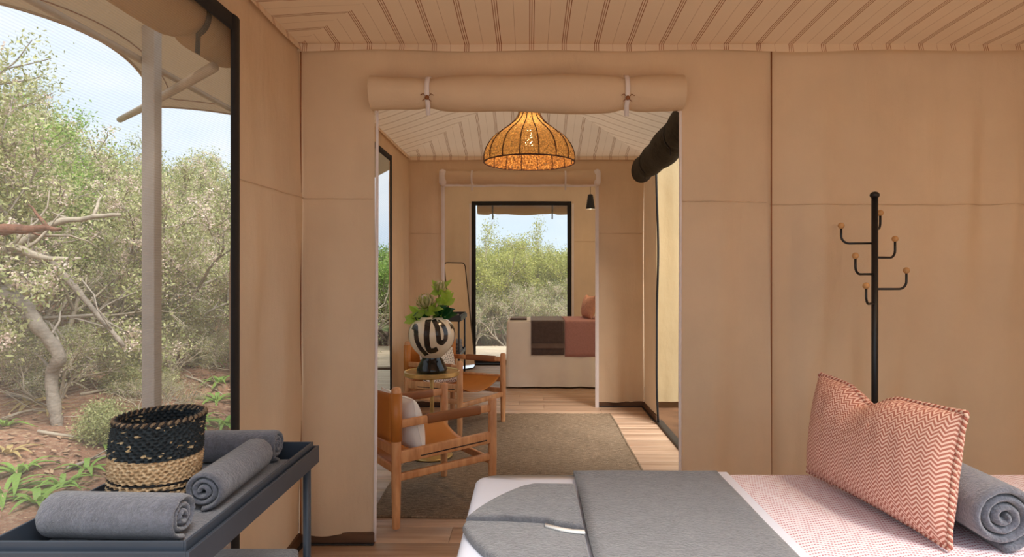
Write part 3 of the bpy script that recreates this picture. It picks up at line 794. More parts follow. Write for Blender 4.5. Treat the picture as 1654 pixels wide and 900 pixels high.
# white woven border of the blanket
bb = MB().grid(lambda a, b: (.527 - .535 * 0 + .030 * a - 1.1425, 1.748 - .706 * b - 1.395, .0062), 2, 12).build('border', 'sheet', bl)
throw('charcoal_throw', 'charcoal throw with a paler band hung over the far bed', 'throw', .02, .405, 7.20, 7.90, BZ, .1, .40, 'charcoal', .008, 5)
throw('rose_throw', 'dusty rose throw hung over the far bed', 'throw', .412, .95, 7.20, 7.90, BZ, .1, .415, 'blanket_far', .006, 6)
b_ = bpy.data.objects['charcoal_throw']
MB().grid(lambda a, b: (.022 + .381 * a - .2125, 7.20 - .031 - .006 - 7.55, -.31 + .055 * b), 4, 2).build('paler_band', 'leather_dark', b_).data.materials[0] = plain('taupe_band', srgb(112, 98, 94), .9)

# folded leaf-shaped towel on the near bed
def leaf_towel():
    root = thing('folded_towel', 'grey towel folded to a point with a white band on the near bed', 'towel', (.012, 1.335, BZ + .002))
    def layer(out, z0, z1, mat, name, par, n=7):
        bm = bmesh.new(); vs = [bm.verts.new((x, y - 1.40, 0)) for x, y in out]; f = bm.faces.new(vs)
        r = bmesh.ops.extrude_face_region(bm, geom=[f]); up = [e for e in r['geom'] if isinstance(e, bmesh.types.BMVert)]
        for q in bm.verts: q.co.z = z0
        for q in up: q.co.z = z1
        bmesh.ops.recalc_face_normals(bm, faces=bm.faces[:])
        ed = [e for e in bm.edges if (e.verts[0] in up) and (e.verts[1] in up)]
        bmesh.ops.bevel(bm, geom=ed, offset=min(.010, (z1 - z0) * .8), segments=4, affect='EDGES', profile=.5)
        me = bpy.data.meshes.new(name); bm.to_mesh(me); bm.free(); me.materials.append(M[mat])
        me.polygons.foreach_set('use_smooth', [True] * len(me.polygons))
        try: me.set_sharp_from_angle(angle=math.radians(60))
        except Exception: pass
        o = bpy.data.objects.new(name, me); col.objects.link(o); o.parent = par; return o
    def curve(p, q, bulge, n=8):
        p, q = Vector(p), Vector(q); d = (q - p); nr = Vector((-d.y, d.x)); return [tuple(p + d * t + nr * bulge * 4 * t * (1 - t)) for t in np.linspace(0, 1, n)]
    lower = curve((-.158, 1.42), (-.02, 1.19), -.06) + [(.02, 1.155), (.105, 1.15), (.105, 1.45)]
    lower = lower + curve((.105, 1.47), (-.158, 1.47), 0.0)[1:-1] + [(-.150, 1.47)]
    layer(lower, 0, .018, 'towel_throw', 'lower_layer', root)
    upper = [(-.152, 1.435)] + curve((-.145, 1.455), (-.03, 1.635), .05) + [(0, 1.652), (.06, 1.650), (.105, 1.648), (.105, 1.382), (.09, 1.384), (.05, 1.398), (.02, 1.42)] + [(-.06, 1.432)]
    layer(upper[::-1], .006, .030, 'towel_throw', 'upper_flap', root)
    bd = MB(); pts = [(.022, 1.412), (.055, 1.390), (.08, 1.380), (.105, 1.376)]
    bd.add([(x, y - 1.40 - dy, .0205 - 0.0 * dy) for x, y in pts for dy in (0, .014)], [(2 * k, 2 * k + 1, 2 * k + 3, 2 * k + 2) for k in range(len(pts) - 1)])
    bd.build('white_band', 'white', root, solid=.004)
leaf_towel()

# ------------------------------------------------------------------ pillows
def pillow_mesh(w_, h, t, chop=0.0, nu=44, nv=30, pinch=.05, seed=0):
    """standing in local XZ, thickness along Y; returns MB with UV in metres"""
    g = wrinkle(seed, 1.0, 6, (8, 30), (5, 25)); mb = MB()
    def shape(x, y):
        ax, ay = abs(x), abs(y)
        X = x * (1 - pinch * (1 - ay ** 2) ) ; Yv = y * (1 - pinch * 1.2 * (1 - ax ** 2))
        if y > 0 and chop: Yv -= chop * math.exp(-((x + .12) / .22) ** 2) * y ** 2
        return X, Yv
    for sgn in (-1, 1):
        def fn(a, b):
            x, y = 2 * a - 1, 2 * b - 1; X, Yv = shape(x, y)
            k = max(0, (1 - abs(x) ** 2.6)) ** .55 * max(0, (1 - abs(y) ** 2.6)) ** .55
            k *= 1 - (chop * 1.1 * math.exp(-((x + .12) / .3) ** 2) * max(0, y) if chop else 0)
            return (X * w_ / 2, sgn * (t / 2 * k + .0015 + .002 * k * g(x, y)), Yv * h / 2 + h / 2)
        mb.grid(fn, nu, nv, lambda a, b: (a * w_, b * h))
    out = []
    for a in np.linspace(-1, 1, 40): out.append(shape(a, -1))
    for a in np.linspace(-1, 1, 28)[1:]: out.append(shape(1, a))
    for a in np.linspace(1, -1, 40)[1:]: out.append(shape(a, 1))
    for a in np.linspace(1, -1, 28)[1:-1]: out.append(shape(-1, a))
    edge = [(X * w_ / 2, 0, Yv * h / 2 + h / 2) for X, Yv in out]
    return mb, edge
def rope(edge, r, twist=.022, ph=0):
    """two-strand braided edging round a loop of points"""
    mb = MB(); m = len(edge)
    pts = [Vector(p) for p in edge]; cum = [0]
    for i in range(1, m): cum.append(cum[-1] + (pts[i] - pts[i - 1]).length)
    for ph in (ph,):
        q = []
        K = m * 4
        for i in range(K):
            t = i / K * m; j = int(t); fr = t - j
            p = pts[j % m].lerp(pts[(j + 1) % m], fr); tg = (pts[(j + 1) % m] - pts[j % m]).normalized()
            nx = tg.cross(Vector((0, 1, 0))); s = cum[j % m] + fr * (pts[(j + 1) % m] - pts[j % m]).length
            an = s / twist * 2 * PI + ph
            q.append(p + nx * math.cos(an) * r * .6 + Vector((0, 1, 0)) * math.sin(an) * r * .6)
        mb.tube(q, r * .75, 6, closed=True)
    return mb
def put_pillow(name, label, w_, h, t, mat, loc, rot, chop=0, ropem=None, seed=1, cat='pillow'):
    root = thing(name, label, cat, loc); root.rotation_mode = 'XYZ'; root.rotation_euler = rot
    mb, edge = pillow_mesh(w_, h, t, chop, seed=seed); mb.build('cover', mat, root)
    if ropem:
        for ph, mm in ((0, 'rope_a'), (PI, 'rope_b')): rope(edge, .0046, .013, ph=ph).build('braided_edge', mm, root)
    else: MB().tube(edge, .003, 6, closed=True).build('piping', mat, root)
    return root
# faces the foot of the bed, leans back on the rolled towel
put_pillow('pillow', 'terracotta and cream chevron pillow with braided edge on the near bed', .49, .275, .15, 'pillow', (.810, 1.485, BZ + .014), (math.radians(-8), 0, math.radians(-82)), .26, 'pillow_rope', 2)
put_pillow('pillow', 'small dusty pink pillow standing on the far bed', .42, .28, .13, 'pillow_small', (.70, 7.55, BZ + .014), (math.radians(-10), 0, math.radians(-80)), .18, None, 5)

# ------------------------------------------------------------------ rolled towels
def towel_roll(name, label, L, R, mat, loc, rz=0, turns=3.2, group=None, tail=True, start=-.5, squash=.94):
    """spiral section extruded along local X, resting on z=0"""
    root_loc = loc; mb = MB(); t = .86 * R / (turns + .45); N = int(turns * 34)
    def sp(k, off):
        a = start * PI - 2 * PI * turns * (1 - k / N); r = R - (1 - k / N) * (R - .012) - off
        return (max(.002, r) * math.cos(a), max(.002, r) * math.sin(a))
    xs = [-L / 2, -L / 2 + .005, -L / 2 + .015, -L / 4, 0, L / 4, L / 2 - .015, L / 2 - .005, L / 2]
    sh = [.42, .15, 0, 0, 0, 0, 0, .15, .42]
    rr = random.Random(name + str(loc)); jit = [rr.uniform(-.0016, .0016) for _ in range(N + 1)]
    rings = []
    for x, s_ in zip(xs, sh):
        o_ = []; i_ = []
        for k in range(N + 1):
            dx = math.copysign((jit[k] + .10 * (k / N - .5) * .10), x) if abs(x) > L / 2 - .02 else 0
            a = sp(k, t * s_ / 1.0); b = sp(k, t * (1 - s_))
            wob = .0012 * math.sin(x * 60 + k * .5)
            o_.append((x + dx, a[0] * (1 + wob * 5), a[1] * squash + R * squash)); i_.append((x + dx, b[0], b[1] * squash + R * squash))
        rings.append(o_ + i_[::-1])
    m = len(rings[0]); vs = [p for r in rings for p in r]; fs = []
    for i in range(len(rings) - 1):
        for k in range(m): fs.append((i * m + k, i * m + (k + 1) % m, (i + 1) * m + (k + 1) % m, (i + 1) * m + k))
    for e in (0, len(rings) - 1):
        for k in range(N):
            q = (e * m + k, e * m + k + 1, e * m + m - 2 - k, e * m + m - 1 - k); fs.append(q if e else q[::-1])
    mb.add(vs, fs); o = mb.build(name, mat); o.location = loc; o.rotation_euler = (0, 0, rz)
    tag(o, label, 'towel', group); return o
towel_roll('rolled_towel', 'charcoal rolled towel behind the chevron pillow on the near bed', .36, .076, 'towel', (.960, 1.42, BZ + .0062), math.radians(88), 3.4)

# ================================================================== TROLLEYS
def trolley(loc, L, W, H, label, shelf_z):
    """long side along Y; origin at the floor under the middle"""
    r = thing('tray_trolley', label, 'trolley', loc)
    hx, hy = W / 2, L / 2; fh = .055; zt = H - .016
    fr = MB()
    for sx in (-1, 1): fr.box((sx * (hx - .004), 0, zt - fh / 2), (.008, L, fh), bev=.0015)
    for sy in (-1, 1): fr.box((0, sy * (hy - .004), zt - fh / 2), (W - .016, .008, fh), bev=.0015)
    fr.build('frame', 'slate', r, smooth=False)
    def tray(z0, h, name, ins=.014):
        t = MB(); ix, iy = hx - ins, hy - ins
        t.box((0, 0, z0 + .003), (2 * ix, 2 * iy, .006))
        for sx in (-1, 1): t.box((sx * (ix - .003), 0, z0 + h / 2), (.006, 2 * iy, h), bev=.0015)
        for sy in (-1, 1): t.box((0, sy * (iy - .003), z0 + h / 2), (2 * ix - .012, .006, h), bev=.0015)
        return t.build(name, 'slate', r, smooth=False)
    tray(H - .078, .078, 'tray'); tray(shelf_z, .05, 'lower_tray', .016)
    for sx in (-1, 1):
        for sy in (-1, 1):
            MB().tube([(sx * (hx - .030), sy * (hy - .028), .0), (sx * (hx - .030), sy * (hy - .028), zt - .03)], .0125, 14).build('leg', 'slate', r)
    return r
TX, TY, TL, TW, TH = -.905, 1.638, .775, .435, .80
trolley((TX, TY, 0), TL, TW, TH, 'slate blue metal tray trolley with towels by the tall window', .30)
trolley((-1.02, 7.98, 0), .73, .36, .82, 'slate metal tray trolley by the leaning mirror', .30)
tz = TH - .072 + .002
# towel lying flat in the tray under the rolls
def folded(name, label, loc, sx, sy, h, mat, rz=0, layers=2):
    root = thing(name, label, 'towel', loc, rz)
    for k in range(layers):
        hh = h / layers
        g = wrinkle(k + 3, .003, 5, (10, 30), (5, 20)); mb = MB()
        mb.box((0, 0, hh * (k + .5)), (sx - .008 * k, sy - .008 * k, hh * .98), bev=hh * .42)
        mb.build('fold', mat, root)
    return root
folded('folded_towel', 'grey towel folded flat in the bottom of the slate tray', (TX + .015, TY + .02, tz), .36, .62, .028, 'towel')
folded('folded_towel', 'dark grey towel folded flat on the end of the far bed', (-.13, 7.50, BZ + .002), .20, .34, .022, 'charcoal')
zt2 = tz + .029
towel_roll('rolled_towel', 'grey rolled towel lying across the near end of the slate tray', .30, .057, 'towel', (-.915, 1.38, zt2), math.radians(-3), 2.8)
towel_roll('rolled_towel', 'grey rolled towel lying lengthwise beside the basket with its spiral end out', .33, .055, 'towel', (-.812, 1.69, zt2), math.radians(92), 2.8)
towel_roll('rolled_towel', 'grey rolled towel lying across the tray behind the basket', .30, .056, 'towel', (-.935, 1.93, zt2), math.radians(2), 2.8)
folded('folded_towel', 'grey towel folded on the lower tray of the slate trolley', (-.87, 1.72, .309), .31, .52, .17, 'towel', 0, 4)
towel_roll('rolled_towel', 'pale grey rolled towel on top of the far trolley', .22, .045, 'towel', (-1.0, 7.80, .82 - .070), math.radians(10), 2.6)
folded('folded_towel', 'grey towels folded on the lower tray of the far trolley', (-1.02, 7.98, .309), .28, .50, .16, 'towel', 0, 4)

# ------------------------------------------------------------------ basket
def basket(loc, R, H):
    root = thing('basket', 'round seagrass basket, black above and natural below, on the slate trolley', 'basket', loc)
    n = 216; m = 84; ribs = 36
    def prof(v): return R * (.95 + .05 * v + .03 * math.sin(PI * v))
    def pt(k, j, off):
        a = 2 * PI * k / n; v = j / m
        row = int(v * 26); ph = (row % 2) * PI
        b = .0042 * math.sin(ribs * a + ph) + .0022 * math.cos(2 * PI * v * 26)
        tw = .0016 * math.sin(a * 3 + v * 9)
        r = prof(v) + b + tw - off
        return (r * math.cos(a) * (1 + .03 * math.cos(2 * a + .6)) + .018 * (v - .4) , r * math.sin(a), H * v * (1 + .025 * math.cos(a)))
    for off, nm in ((0, 'woven_wall'), (.010, 'inner_wall')):
        mb = MB(); vs = []; uv = []
        for j in range(m + 1):
            for k in range(n + 1): vs.append(pt(k, j, off)); uv.append((k / n, j / m))
        fs = [(j * (n + 1) + k, j * (n + 1) + k + 1, (j + 1) * (n + 1) + k + 1, (j + 1) * (n + 1) + k) for j in range(m) for k in range(n)]
        mb.add(vs, fs, uv).build(nm, 'basket', root)
    MB().lathe([(.002, .006), (R * .88, .006)], 40).build('base', 'basket', root)
    rim = [Vector(pt(k, m, .005)) for k in range(n)]
    for s in range(2):
        q = []
        for k in range(n * 1):
            an = k / n * ribs * 2 * PI + s * PI
            q.append(rim[k] + Vector((math.cos(2 * PI * k / n) * math.cos(an) * .004, math.sin(2 * PI * k / n) * math.cos(an) * .004, math.sin(an) * .004)))
        MB().tube(q, .0042, 6, closed=True).build('rim_strand', 'black' if s else 'jute', root)
    return root
bk = basket((-.968, 1.60, tz + .030), .102, .215); bk.rotation_euler = (0, math.radians(1.5), math.radians(70))

# ================================================================== COAT STAND
def coat_stand(loc, H):
    r = thing('coat_stand', 'slim black coat stand with wooden-tipped hooks by the canvas wall', 'coat stand', loc)
    MB().lathe([(.15, 0), (.15, .008), (.14, .014), (.02, .018)], 36, capb=True, capt=True).build('base', 'black_metal', r)
    MB().tube([(0, 0, .012), (0, 0, H - .015)], .014, 16).build('pole', 'black_metal', r)
    MB().sphere((0, 0, H - .016), .021, 16, 10, (1, 1, .8)).build('finial', 'black_metal', r)
    S = 357.0
    for ang, va, vb, R_ in ((168, 393, 364, .14), (50, 368, 341, .12), (25, 416, 385, .140), (210, 443, 414, .145), (4, 467, 437, .150), (225, 490, 461, .12)):
        a = math.radians(ang); d = Vector((math.cos(a), math.sin(a), 0)); za = CZ - (va - VPV) / S; zb = CZ - (vb - VPV) / S
        pts = [d * .005 + Vector((0, 0, za)), d * (R_ - .035) + Vector((0, 0, za))]
        for q in range(1, 8):
            t = q / 7 * PI / 2; pts.append(d * (R_ - .035 + .035 * math.sin(t)) + Vector((0, 0, za + .035 * (1 - math.cos(t)))))
        pts.append(d * R_ + Vector((0, 0, zb - .008)))
        h = MB().tube(pts, .0052, 10).build('hook', 'black_metal', r)
        MB().sphere(d * R_ + Vector((0, 0, zb)), .0145, 12, 8).build('ball_tip', 'ball', h)
coat_stand((1.562, 2.80, 0), 1.715)

# ================================================================== RUG
def rug(x0, x1, y0, y1):
    cx, cy = (x0 + x1) / 2, (y0 + y1) / 2; g = wrinkle(77, .008, 6, (3, 9), (2, 8)); mb = MB()
    g2 = wrinkle(78, .004, 8, (30, 90), (20, 60))
    nx, ny = 60, 100
    def fn(a, b):
        x = x0 + (x1 - x0) * a; y = y0 + (y1 - y0) * b
        e = min(a, 1 - a, b, 1 - b)
        return (x + g(y, 0) * (abs(a - .5) * 2), y + g(x, 9) * (abs(b - .5) * 2), .011 + g2(x, y) * .35)
    mb.grid(fn, nx, ny)
    o = mb.build('area_rug', 'jute', org=(cx, cy, .001)); tag(o, 'brown-green hand-woven jute rug on the lounge floor', 'rug')
    for y in (y0, y1):
        pts = [(x0 + (x1 - x0) * t - cx, y + g(x0 + (x1 - x0) * t, 9) - cy, .0070) for t in np.linspace(0, 1, 60)]
        MB().tube(pts, .0070, 8).build('braided_end', 'jute', o)
    for x in (x0, x1):
        pts = [(x + g(y0 + (y1 - y0) * t, 0) - cx, y0 + (y1 - y0) * t - cy, .0075) for t in np.linspace(0, 1, 60)]
        MB().tube(pts, .0085, 8).build('bound_edge', 'jute', o)
rug(-.875, .765, 3.40, 5.86)

# ================================================================== ARMCHAIRS
def armchair(label, loc, fwd):
    rz = math.atan2(fwd[1], fwd[0]) - PI / 2
    r = thing('armchair', label, 'chair', loc, rz, group=None)
    hw, hd = .30, .295
    for sx in (-1, 1):
        for sy, h in ((-1, .735), (1, .612)):
            MB().tube([(sx * hw, sy * hd, 0), (sx * hw, sy * hd, .06), (sx * hw, sy * hd, .30), (sx * hw, sy * hd, h - .012), (sx * hw, sy * hd, h - .004), (sx * hw, sy * hd, h)],
                      [.020, .022, .0255, .025, .021, .012], 16).build('leg', 'oak', r, angle=50)
    for sx in (-1, 1):
        x = sx * hw
        arm = MB().bar((x, -hd, .540), (x, hd, .556), .026, .042, .006).build('armrest', 'oak', r)
        MB().bar((x, -hd * .42, .5467), (x, hd * .72, .5538), .036, .052, .010).build('leather_sleeve', 'leather_dark', arm)
        rail = MB().bar((x, -hd, .366), (x, hd, .388), .026, .066, .006).build('seat_rail', 'oak', r)
        MB().bar((x, -hd * .55, .3583), (x, hd * .85, .375), .0275, .007, .001).build('slot', 'black', rail)
        MB().bar((x, -hd, .262), (x, hd, .278), .024, .040, .006).build('stretcher', 'oak', r)
    for y, z, h in ((-hd, .395, .05), (-hd, .30, .04), (hd, .245, .04)):
        MB().bar((-hw, y, z), (hw, y, z), .024, h, .006).build('crossbar', 'oak', r)
    def seat(a, b):
        x = -.292 + .584 * a; y = -.25 + .52 * b; q = x / .292
        return (x, y, .392 + .022 * (y / .295) * .5 - .105 * (1 - q * q) * (1 - .25 * (b - .4)) + .004)
    MB().grid(seat, 28, 20).build('leather_seat', 'leather', r, solid=.005)
    def back(a, b):
        x = -.30 + .60 * a; z = .455 + .250 * b; q = x / .30
        return (x, -hd - .027 - .030 * (1 - q * q), z)
    bk_ = MB().grid(back, 24, 8)
    for sx in (-1, 1):
        bk_.tube([(sx * hw, -hd, .455), (sx * hw, -hd, .705)], .0285, 16, caps=False)
    bk_.build('leather_back', 'leather', r, solid=.004)
    return r
f1 = Vector((.816, .578, 0)); f2 = Vector((.835, -.55, 0)).normalized()
C1 = Vector((-.627, 3.645, .015)); C2 = Vector((-.647, 5.456, .015))
armchair('oak and tan leather armchair with a white cushion, beside the near doorway', C1, f1)
armchair('oak and tan leather armchair with a dashed cushion, behind the vase', C2, f2)
def chair_pt(C, f, x, y, z):
    rt = Vector((f.y, -f.x, 0)); return C + rt * x + f * y + Vector((0, 0, z))
def yaw(f): return math.atan2(f.y, f.x) - PI / 2
put_pillow('cushion', 'white cushion with black stitches on its seam, in the near armchair', .44, .31, .16, 'white', chair_pt(C1, f1, .06, -.125, .350), (math.radians(12), 0, yaw(f1)), .05, None, 8, 'cushion')
cu = [o for o in bpy.data.objects if o.name.startswith('cushion')][-1]
for k in range(7):
    MB().bar((.203, -.012 + .020, .06 + k * .028), (.190, .030, .068 + k * .028), .005, .005, .001).build('stitch', 'black', cu)
put_pillow('cushion', 'white cushion with black dashes all over, in the far armchair', .44, .32, .13, 'dash_cushion', chair_pt(C2, f2, .0, -.165, .325), (math.radians(12), 0, yaw(f2)), .04, None, 9, 'cushion')

# ================================================================== SIDE TABLE, VASE, BOUQUET
tb = thing('side_table', 'small round brass-rimmed side table between the armchairs', 'table', (-.708, 4.50, .015))
TT = .615
MB().lathe([(.002, TT - .030), (.192, TT - .030), (.200, TT - .022), (.200, TT + .004), (.196, TT + .006), (.190, TT - .002), (.002, TT - .002)], 48, capb=True, capt=True).build('table_top', 'brass', tb, angle=40)
MB().box((0, 0, TT / 2), (.026, .026, TT - .03), bev=.003).build('stem', 'brass', tb)
MB().lathe([(.150, 0), (.150, .010), (.145, .014), (.02, .018)], 40, capb=True, capt=True).build('base', 'brass', tb)
tabz = .015 + TT - .002
vz = tabz + .001
vs_prof = [(.068, .105), (.090, .122), (.125, .158), (.152, .200), (.166, .245), (.168, .280), (.162, .312), (.147, .345), (.122, .371), (.094, .385), (.083, .392), (.080, .398), (.076, .396), (.074, .38), (.10, .35), (.12, .30)]
va = thing('vase', 'round cream vase with black brush strokes and black foot on side table', 'vase', (-.708, 4.50, vz))
MB().lathe(vs_prof, 56).build('body', 'cream_glaze', va)
MB().lathe([(.105, 0), (.112, .006), (.110, .022), (.080, .085), (.066, .105), (.072, .120)], 48, capb=True).build('foot', 'black_glaze', va)
def vr(h):
    for (r0, z0), (r1, z1) in zip(vs_prof[:12], vs_prof[1:12]):
        if z0 <= h <= z1: return r0 + (r1 - r0) * (h - z0) / (z1 - z0)
    return .08
def stroke(pts, wd_):
    """brush stroke in (angle deg, height); 0 deg faces the doorway, positive to the right"""
    P3 = []
    fine = []
    for (a0, h0), (a1, h1) in zip(pts, pts[1:]):
        for k in range(8): t = k / 8; fine.append((a0 + (a1 - a0) * t, h0 + (h1 - h0) * t))
    fine.append(pts[-1])
    for _ in range(3):
        fine = [fine[0]] + [((fine[i - 1][0] + 2 * fine[i][0] + fine[i + 1][0]) / 4, (fine[i - 1][1] + 2 * fine[i][1] + fine[i + 1][1]) / 4) for i in range(1, len(fine) - 1)] + [fine[-1]]
    mb = MB(); vs = []
    for i, (a, h) in enumerate(fine):
        p0 = fine[max(0, i - 1)]; p1 = fine[min(len(fine) - 1, i + 1)]; r = vr(h)
        dx = math.radians(p1[0] - p0[0]) * r; dh = p1[1] - p0[1]; l = math.hypot(dx, dh) or 1
        nx, nh = -dh / l, dx / l
        for s in (-1, -.33, .33, 1):
            aa = math.radians(a) + nx * s * wd_ / 2 / r; hh = min(.394, max(.12, h + nh * s * wd_ / 2)); rr = vr(hh) + .0012
            vs.append((rr * math.sin(aa), -rr * math.cos(aa), hh))
    m = len(fine); fs = [(4 * i + k, 4 * i + k + 1, 4 * i + k + 5, 4 * i + k + 4) for i in range(m - 1) for k in range(3)]
    mb.add(vs, fs).build('brush_stroke', 'ink', va)
for k in range(3):
    o_ = 120 * k + 9
    stroke([(o_ - 62, .335), (o_ - 48, .335), (o_ - 42, .30), (o_ - 40, .24), (o_ - 34, .18), (o_ - 22, .13)], .040)
    stroke([(o_ - 14, .385), (o_ - 12, .34), (o_ - 13, .28), (o_ - 12, .20), (o_ - 8, .165), (o_ + 8, .168), (o_ + 16, .182)], .040)
    stroke([(o_ + 8, .385), (o_ + 14, .34), (o_ + 15, .28), (o_ + 17, .235), (o_ + 27, .220), (o_ + 35, .245), (o_ + 36, .30), (o_ + 32, .345), (o_ + 22, .375)], .036)
# bouquet
bq = thing('protea_bouquet', 'green protea bouquet with broad leaves standing in the vase', 'flowers', (-.708, 4.50, vz + .37))
def leaf_obj(name, base, direction, L, W, mat, par, curl=.25, up=(0, 0, 1)):
    d = Vector(direction).normalized(); s_ = d.cross(Vector(up))
    if s_.length < .05: s_ = d.cross(Vector((1, 0, 0)))
    s_.normalize(); n_ = s_.cross(d); base = Vector(base)
    prof = [0.10, .42, .78, .98, 1.0, .80, .40, .02]; m = len(prof); vs = []; fs = []
    for i, p in enumerate(prof):
        t = i / (m - 1); c = base + d * L * t - n_ * curl * L * t * t
        for s in (-1, 0, 1): vs.append(c + s_ * s * W / 2 * p + n_ * (abs(s) * .18 * W * p))
    for i in range(m - 1):
        for k in range(2): fs.append((3 * i + k, 3 * i + k + 1, 3 * i + k + 4, 3 * i + k + 3))
    return MB().add(vs, fs).build(name, mat, par)
def head(c, axis, s, name):
    axis = Vector(axis).normalized(); q = axis.to_track_quat('Z', 'Y').to_matrix(); c = Vector(c)
    h = MB().sphere((0, 0, .03 * s), .030 * s, 14, 10, (1, 1, 1.25))
    h.v = [tuple(c + q @ Vector(v_)) for v_ in h.v]
    ho = h.build(name, 'blossom', bq)
    mb = MB()
    for ring, (nn, tilt, ln, zz, rr) in enumerate(((12, 10, .075, 0.0, .024), (12, 26, .070, -.005, .028), (11, 46, .055, -.012, .028), (9, 75, .040, -.018, .02))):
        for k in range(nn):
            a = 2 * PI * (k + ring * .5) / nn; o_ = Vector((math.cos(a), math.sin(a), 0)); tl = math.radians(tilt)
            b0 = o_ * rr * s * .8 + Vector((0, 0, zz * s)); d_ = o_ * math.sin(tl) + Vector((0, 0, math.cos(tl))); sd_ = d_.cross(o_).normalized()
            pts = []
            for t, ww, bow in ((0, .6, 0), (.35, 1, .010), (.7, .8, .010), (1, .05, -.004)):
                cc = b0 + d_ * ln * s * t + o_ * bow * s
                pts += [cc - sd_ * .010 * s * ww, cc + sd_ * .010 * s * ww]
            mb.add([c + q @ p for p in pts], [(0, 1, 3, 2), (2, 3, 5, 4), (4, 5, 7, 6)])
    mb.build('bracts', 'bract', ho)
stems = [((-.015, 0, 0), (-.045, -.02, .12), 'a'), ((.03, .0, 0), (.055, -.01, .23), 'b'), ((.0, .02, 0), (.03, .03, .16), 'c'), ((-.02, .02, 0), (-.08, .02, .08), 'd'), ((.03, -.02, 0), (.09, -.03, .13), 'e')]
for a, b, k in stems:
    a, b = Vector(a), Vector(b)
    MB().tube([a - Vector((0, 0, .22)), a, a.lerp(b, .5) + Vector((.006, 0, .01)), b], .006, 8).build('stem', 'stem', bq)
head((-.040, -.02, .115), (-.15, -.35, 1), 1.15, 'flower_head')
head((.060, -.01, .225), (.15, -.1, 1), .95, 'flower_head')
rl = random.Random(5)
LV = []
for (bx, by, bz), cnt, sp_ in (((-.05, -.02, .09), 8, 1), ((.07, -.01, .22), 9, 1), ((.10, -.03, .15), 9, 1), ((-.09, .0, .06), 9, 1), ((-.11, -.03, .02), 7, 1), ((.02, -.03, .08), 6, 1)):
    for k in range(cnt):
        a = 2 * PI * k / cnt + rl.uniform(-.4, .4); el = rl.uniform(-.3, 1.3)
        LV.append(((bx, by, bz - rl.uniform(0, .04)), (math.cos(a), math.sin(a), el), rl.uniform(.075, .115), rl.uniform(.036, .050)))
for b, d, L, W in LV: leaf_obj('leaf', b, d, L, W, 'bouquet_leaf', bq, rl.uniform(.05, .3), (rl.uniform(-.7, .7), -1, rl.uniform(-.2, 1)))
for d, L in (((.8, -.35, .35), .17), ((.6, -.5, .55), .15), ((.95, -.1, .15), .16), ((-.9, -.4, .0), .12), ((.4, -.8, .2), .11)):
    leaf_obj('dark_leaf', (d[0] * .03, d[1] * .03, .03), d, L, .075, 'bouquet_dark', bq, .1, (0, -1, .5))

# ================================================================== MIRROR
def mirror():
    bl_ = Vector((-1.02, 8.42, .012)); br = Vector((-.76, 8.68, .012)); lean = Vector((-.155, .04, 1.47))
    org = (bl_ + br) / 2; r = thing('floor_mirror', 'tall rounded floor mirror in thin bronze frame leaning by far window', 'mirror', org)
    ux = (br - bl_); w_ = ux.length; ux.normalize(); uy = lean.normalized(); nz = ux.cross(uy).normalized(); Hh = lean.length
    pts = rrect(w_ / 2, Hh / 2, .05, 120)
    def W3(x, y, d=0): return bl_ - org + ux * (x + w_ / 2) + uy * (y + Hh / 2) + nz * d
    MB().tube([W3(x, y, .008) for x, y in pts], .009, 8, closed=True).build('frame', 'bronze', r)
    g_ = [W3(x * .985, y * .996, .010) for x, y in pts]; b_ = [W3(x * .985, y * .996, .0) for x, y in pts]; n = len(g_)
    MB().add(g_, [tuple(range(n))]).build('mirror_glass', 'mirror', r, smooth=False)
    MB().add(b_, [tuple(range(n))[::-1]]).build('backing', 'bronze', r, smooth=False)
mirror()

# ================================================================== OUTSIDE
# ---- decks
def deck(label, x0, x1, y0, y1, z, along, bw, mat):
    d = MB().box(((x0 + x1) / 2, (y0 + y1) / 2, z - .09), (x1 - x0, y1 - y0, .08)).build('deck', 'baseboard', smooth=False)
    tag(d, label, 'deck', kind='structure')
    a0, a1 = (x0, x1) if along == 'y' else (y0, y1); n = int((a1 - a0) / bw)
    L = (y1 - y0) if along == 'y' else (x1 - x0)
    m0 = MB().box((0, 0, 0), (bw - .007, L, .024) if along == 'y' else (L, bw - .007, .024), bev=.003).build('deck_board', mat); me = m0.data; bpy.data.objects.remove(m0)
    for k in range(n):
        o = bpy.data.objects.new('deck_board', me); col.objects.link(o); o.parent = d
        c = a0 + bw * (k + .5)
        o.location = (c, (y0 + y1) / 2, z - .036) if along == 'y' else ((x0 + x1) / 2, c, z - .036)
deck('orange-brown timber porch deck outside the lounge doorway', XR + .05, 3.2, 3.2, Y2, .0, 'y', .13, 'deck')
deck('sun-bleached timber deck outside the far picture window', -3.2, 3.4, Y3 + .06, 11.6, .0, 'x', .145, 'deck_pale')
deck('unseen weathered timber deck added outside the open end of the near room to bounce cooler light', -2.2, 3.2, -4.2, YB - .03, .0, 'x', .145, 'deck_pale')  # unseen deck, added so less red light bounces in from the soil
deck('sun-bleached timber walkway outside the lounge side window', -2.45, -1.26, 4.7, 8.95, -.03, 'x', .145, 'deck_pale')

